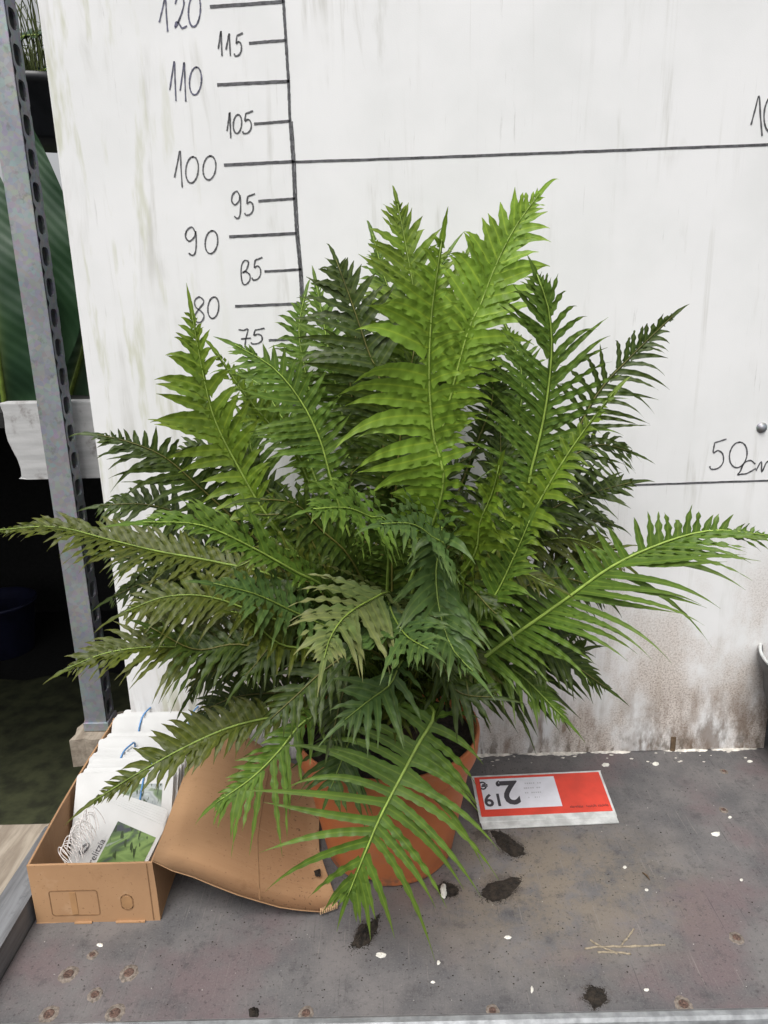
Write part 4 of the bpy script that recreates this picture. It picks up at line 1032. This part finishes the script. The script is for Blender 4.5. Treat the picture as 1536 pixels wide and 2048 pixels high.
for poly in ([(1170, 1897), (1210, 1893), (1260, 1893), (1330, 1890)], [(1195, 1905), (1230, 1904), (1262, 1908)], [(1240, 1893), (1255, 1875), (1268, 1858)], [(1180, 1880), (1200, 1892), (1235, 1908)]):
    pts = smooth([PZ(u, v, 0.0007) for u, v in poly], 6)
    ds.tube([p + Vector((rnd.uniform(-.0006, .0006), rnd.uniform(-.0006, .0006), 0)) for p in pts], [0.0014 * rnd.uniform(.6, 1.2) for _ in pts], 6)
tag(ds.build('dried_root', M['drystem'], None, True), 'branched tan dried root stuck to the table top', 'root')
cb = MB()
for _ in range(700):
    q = Vector((rnd.gauss(0.12, 0.26), rnd.uniform(-0.49, -0.03), 0)); r = rnd.uniform(.0003, .0011)
    if not (-0.33 < q.x < 1.0) or (BXL < q.x < 0.03 and q.y > -0.345): continue
    t = cb.vert((q.x, q.y, r + .0003)); ids = []
    for j in range(5): aa = j * 1.2566 + rnd.random(); ids.append(cb.vert((q.x + r * math.cos(aa) * 1.3, q.y + r * math.sin(aa), 0.0002)))
    for j in range(5): cb.face(t, ids[j], ids[(j + 1) % 5])
o = cb.build('soil_crumbs', M['soil'], kind='stuff'); tag(o, 'tiny dark soil crumbs scattered over the table top', 'crumbs')

# ------------------------------------------------------------------ plants on the added shade bench
def paddle_mat():
    k = NT('paddle_leaf', 0.4, 0.5)
    at = k.n('Attribute', attribute_name='leaf'); sp_ = k.n('SeparateColor'); k.l(at.outputs['Color'], sp_.inputs[0])
    c = k.mix(k.rng(k.noise(12, 4), 0.3, 0.7), (0.016, 0.046, 0.020), (0.026, 0.066, 0.026))
    wv = k.math('SINE', k.math('MULTIPLY', sp_.outputs[1], 120.0))
    c = k.mix(k.rng(wv, 0.6, 1.0, 0, 0.16), c, (0.012, 0.040, 0.016))
    c = k.mix(k.math('POWER', sp_.outputs[0], 16.0), c, (0.20, 0.26, 0.08))
    k.bump(wv, 0.16, 0.002)
    return k.color(c)
M['paddle'] = paddle_mat()
def paddle(P, wd, parent, facing, cup=0.15, name='leaf'):
    C = catmull([Vector(p) for p in P], 10); m = MB(); n = len(C); nw = 6; prev = None
    acc = 0
    for i, p in enumerate(C):
        s = i / (n - 1); T = (C[min(i + 1, n - 1)] - C[max(i - 1, 0)]).normalized(); N = Vector(facing); N = (N - T * N.dot(T)).normalized(); S = T.cross(N)
        ww = wd * (math.sin(math.pi * min(1, max(0, s * .93 + .05)) ** 0.8)) ** 0.75
        row = []
        for j in range(-nw, nw + 1):
            f = j / nw; row.append(m.vert(p + S * ww * f + N * (cup * wd * f * f + 0.004 * math.sin(s * 30 + f * 2) * abs(f)) + T * (0.25 * wd * abs(f)), (1 - abs(f), s + 0.18 * abs(f), 0)))
        if prev:
            for j in range(len(row) - 1): m.face(prev[j], prev[j + 1], row[j + 1], row[j])
        prev = row
    o = m.build(name, M['paddle'], parent, True, True)
    r = MB(); r.tube(C, [0.006 * (1.1 - i / n) for i in range(n)], 6); r.build('midrib', RB['mid'], o, True)
    return o
pd = thing('paddle_leaf_plant', (-0.62, 0.55, 0.615), 'dark green plant with big ribbed paddle leaves behind the steel post', 'plant')
paddle([PY(40, 830, .5), PY(80, 640, .46), PY(85, 480, .44), PY(50, 262, .46)], 0.085, pd, (0.2, -1, 0.1))
paddle([PY(15, 850, .42), PY(-5, 700, .38), PY(-25, 520, .38), PY(-40, 330, .42)], 0.10, pd, (0.35, -1, 0.15))
paddle([PY(120, 860, .55), PY(160, 720, .52), PY(200, 560, .5), PY(235, 400, .5)], 0.10, pd, (-.2, -1, 0.2))
paddle([PY(60, 850, .60), PY(30, 760, .58), PY(10, 690, .58), PY(-30, 600, .6)], 0.09, pd, (0.1, -1, 0.4))
for u in (40, 15, 120, 60):
    p = PY(u, 845, .5); st_ = MB().tube([Vector((-0.62 + rnd.uniform(-.02, .02), 0.55, 0.612)), p.lerp(Vector((-0.62, .55, .61)), .3), p], 0.008, 7); st_.build('leaf_stalk', RB['dark'], pd, True)
# hanging pot with a grassy plant
hc = PY(92, 232, 0.62)
hp = thing('hanging_pot', hc, 'black hanging pot behind the edge of the white panel', 'pot')
MB().lathe([(0.001, -0.06), (0.075, -0.06), (0.085, -0.055), (0.1, 0.04), (0.108, 0.042), (0.109, 0.058), (0.104, 0.06), (0.098, 0.04), (0.001, 0.035)], hc, 40).build('pot_body', M['black'], hp, True)
for i in range(3):
    a = 0.5 + i * 2.094; MB().tube([hc + Vector((0.105 * math.cos(a), 0.105 * math.sin(a), 0.05)), hc + Vector((0, 0, 0.62))], 0.0015, 5).build('wire', M['galv'], hp)
gp = thing('grassy_plant', hc + Vector((0, 0, 0.04)), 'wispy olive grassy plant growing in the black hanging pot', 'plant')
gm = MB()
for i in range(190):
    a = rnd.uniform(0, 6.28); r = rnd.random() ** .5 * 0.08; b = hc + Vector((r * math.cos(a), r * math.sin(a), 0.04)); o_ = Vector((math.cos(a + rnd.uniform(-1, 1)), math.sin(a + rnd.uniform(-1, 1)), 0)) * rnd.uniform(.02, .11); h = rnd.uniform(.06, .2)
    pts = smooth([b, b + o_ * .3 + Vector((0, 0, h * .7)), b + o_ * .8 + Vector((rnd.uniform(-.02, .02), 0, h)), b + o_ * 1.4 + Vector((rnd.uniform(-.03, .03), 0, h * .75))], 3)
    gm.tube(pts, [0.0017 * (1.1 - i_ / len(pts)) for i_ in range(len(pts))], 3, False)
gm.c = [(0.0, 0.5, rnd.random()) for _ in gm.v]
gm.build('grass_blades', F['pale'], gp, True, True, kind='stuff')
ol = [([PY(10, 110, .58), PY(45, 75, .56), PY(100, 70, .56)], 0.032), ([PY(30, 180, .58), PY(65, 150, .56), PY(120, 130, .56)], 0.022)]
for P_, w__ in ol: paddle(P_, w__, gp, (0, -.6, 1), 0.1, 'broad_leaf')
# low plants and tub in the dark under the bench
tb = PZ(12, 1300, -0.779)
tub = thing('storage_tub', tb, 'dark navy plastic tub in the shadow under the bench', 'tub')
MB().lathe([(0.001, 0.003), (0.13, 0.003), (0.165, 0.25), (0.175, 0.252), (0.176, 0.265), (0.168, 0.266), (0.13, 0.02), (0.001, 0.018)], tb, 40).build('tub_body', M['navy'], tub, True)
# distant greenery behind the bench seen past the post
for i, (x, y) in enumerate(((-1.6, 3.2), (-1.15, 3.5), (-0.75, 3.1))):
    bsh = thing('shrub', (x, y, -0.78), ('tall leafy shrub behind the bench', 'dense leafy shrub far behind the bench', 'leafy shrub behind the hanging pot')[i], 'shrub', 'shrubs behind the bench')
    lm = MB()
    for _ in range(900):
        q = Vector((x + rnd.gauss(0, .26), y + rnd.gauss(0, .2), rnd.uniform(-.2, 1.15 + .1 * i))); d1 = Vector((rnd.uniform(-1, 1), rnd.uniform(-1, 1), rnd.uniform(-.4, 1))).normalized(); d2 = d1.orthogonal().normalized(); r = rnd.uniform(.03, .06)
        ids = [lm.vert(q - d1 * r, (0, 0, .5)), lm.vert(q + d2 * r * .4, (0, .5, .5)), lm.vert(q + d1 * r, (0, 1, .5)), lm.vert(q - d2 * r * .4, (0, .5, .5))]; lm.face(*ids)
    lm.build('crown', F['dark'], bsh, False, True, kind='stuff')
    MB().tube([(x, y, -.78), (x + .02, y, 0), (x, y, .8)], [.03, .022, .01], 8).build('trunk', M['trunk'], bsh)
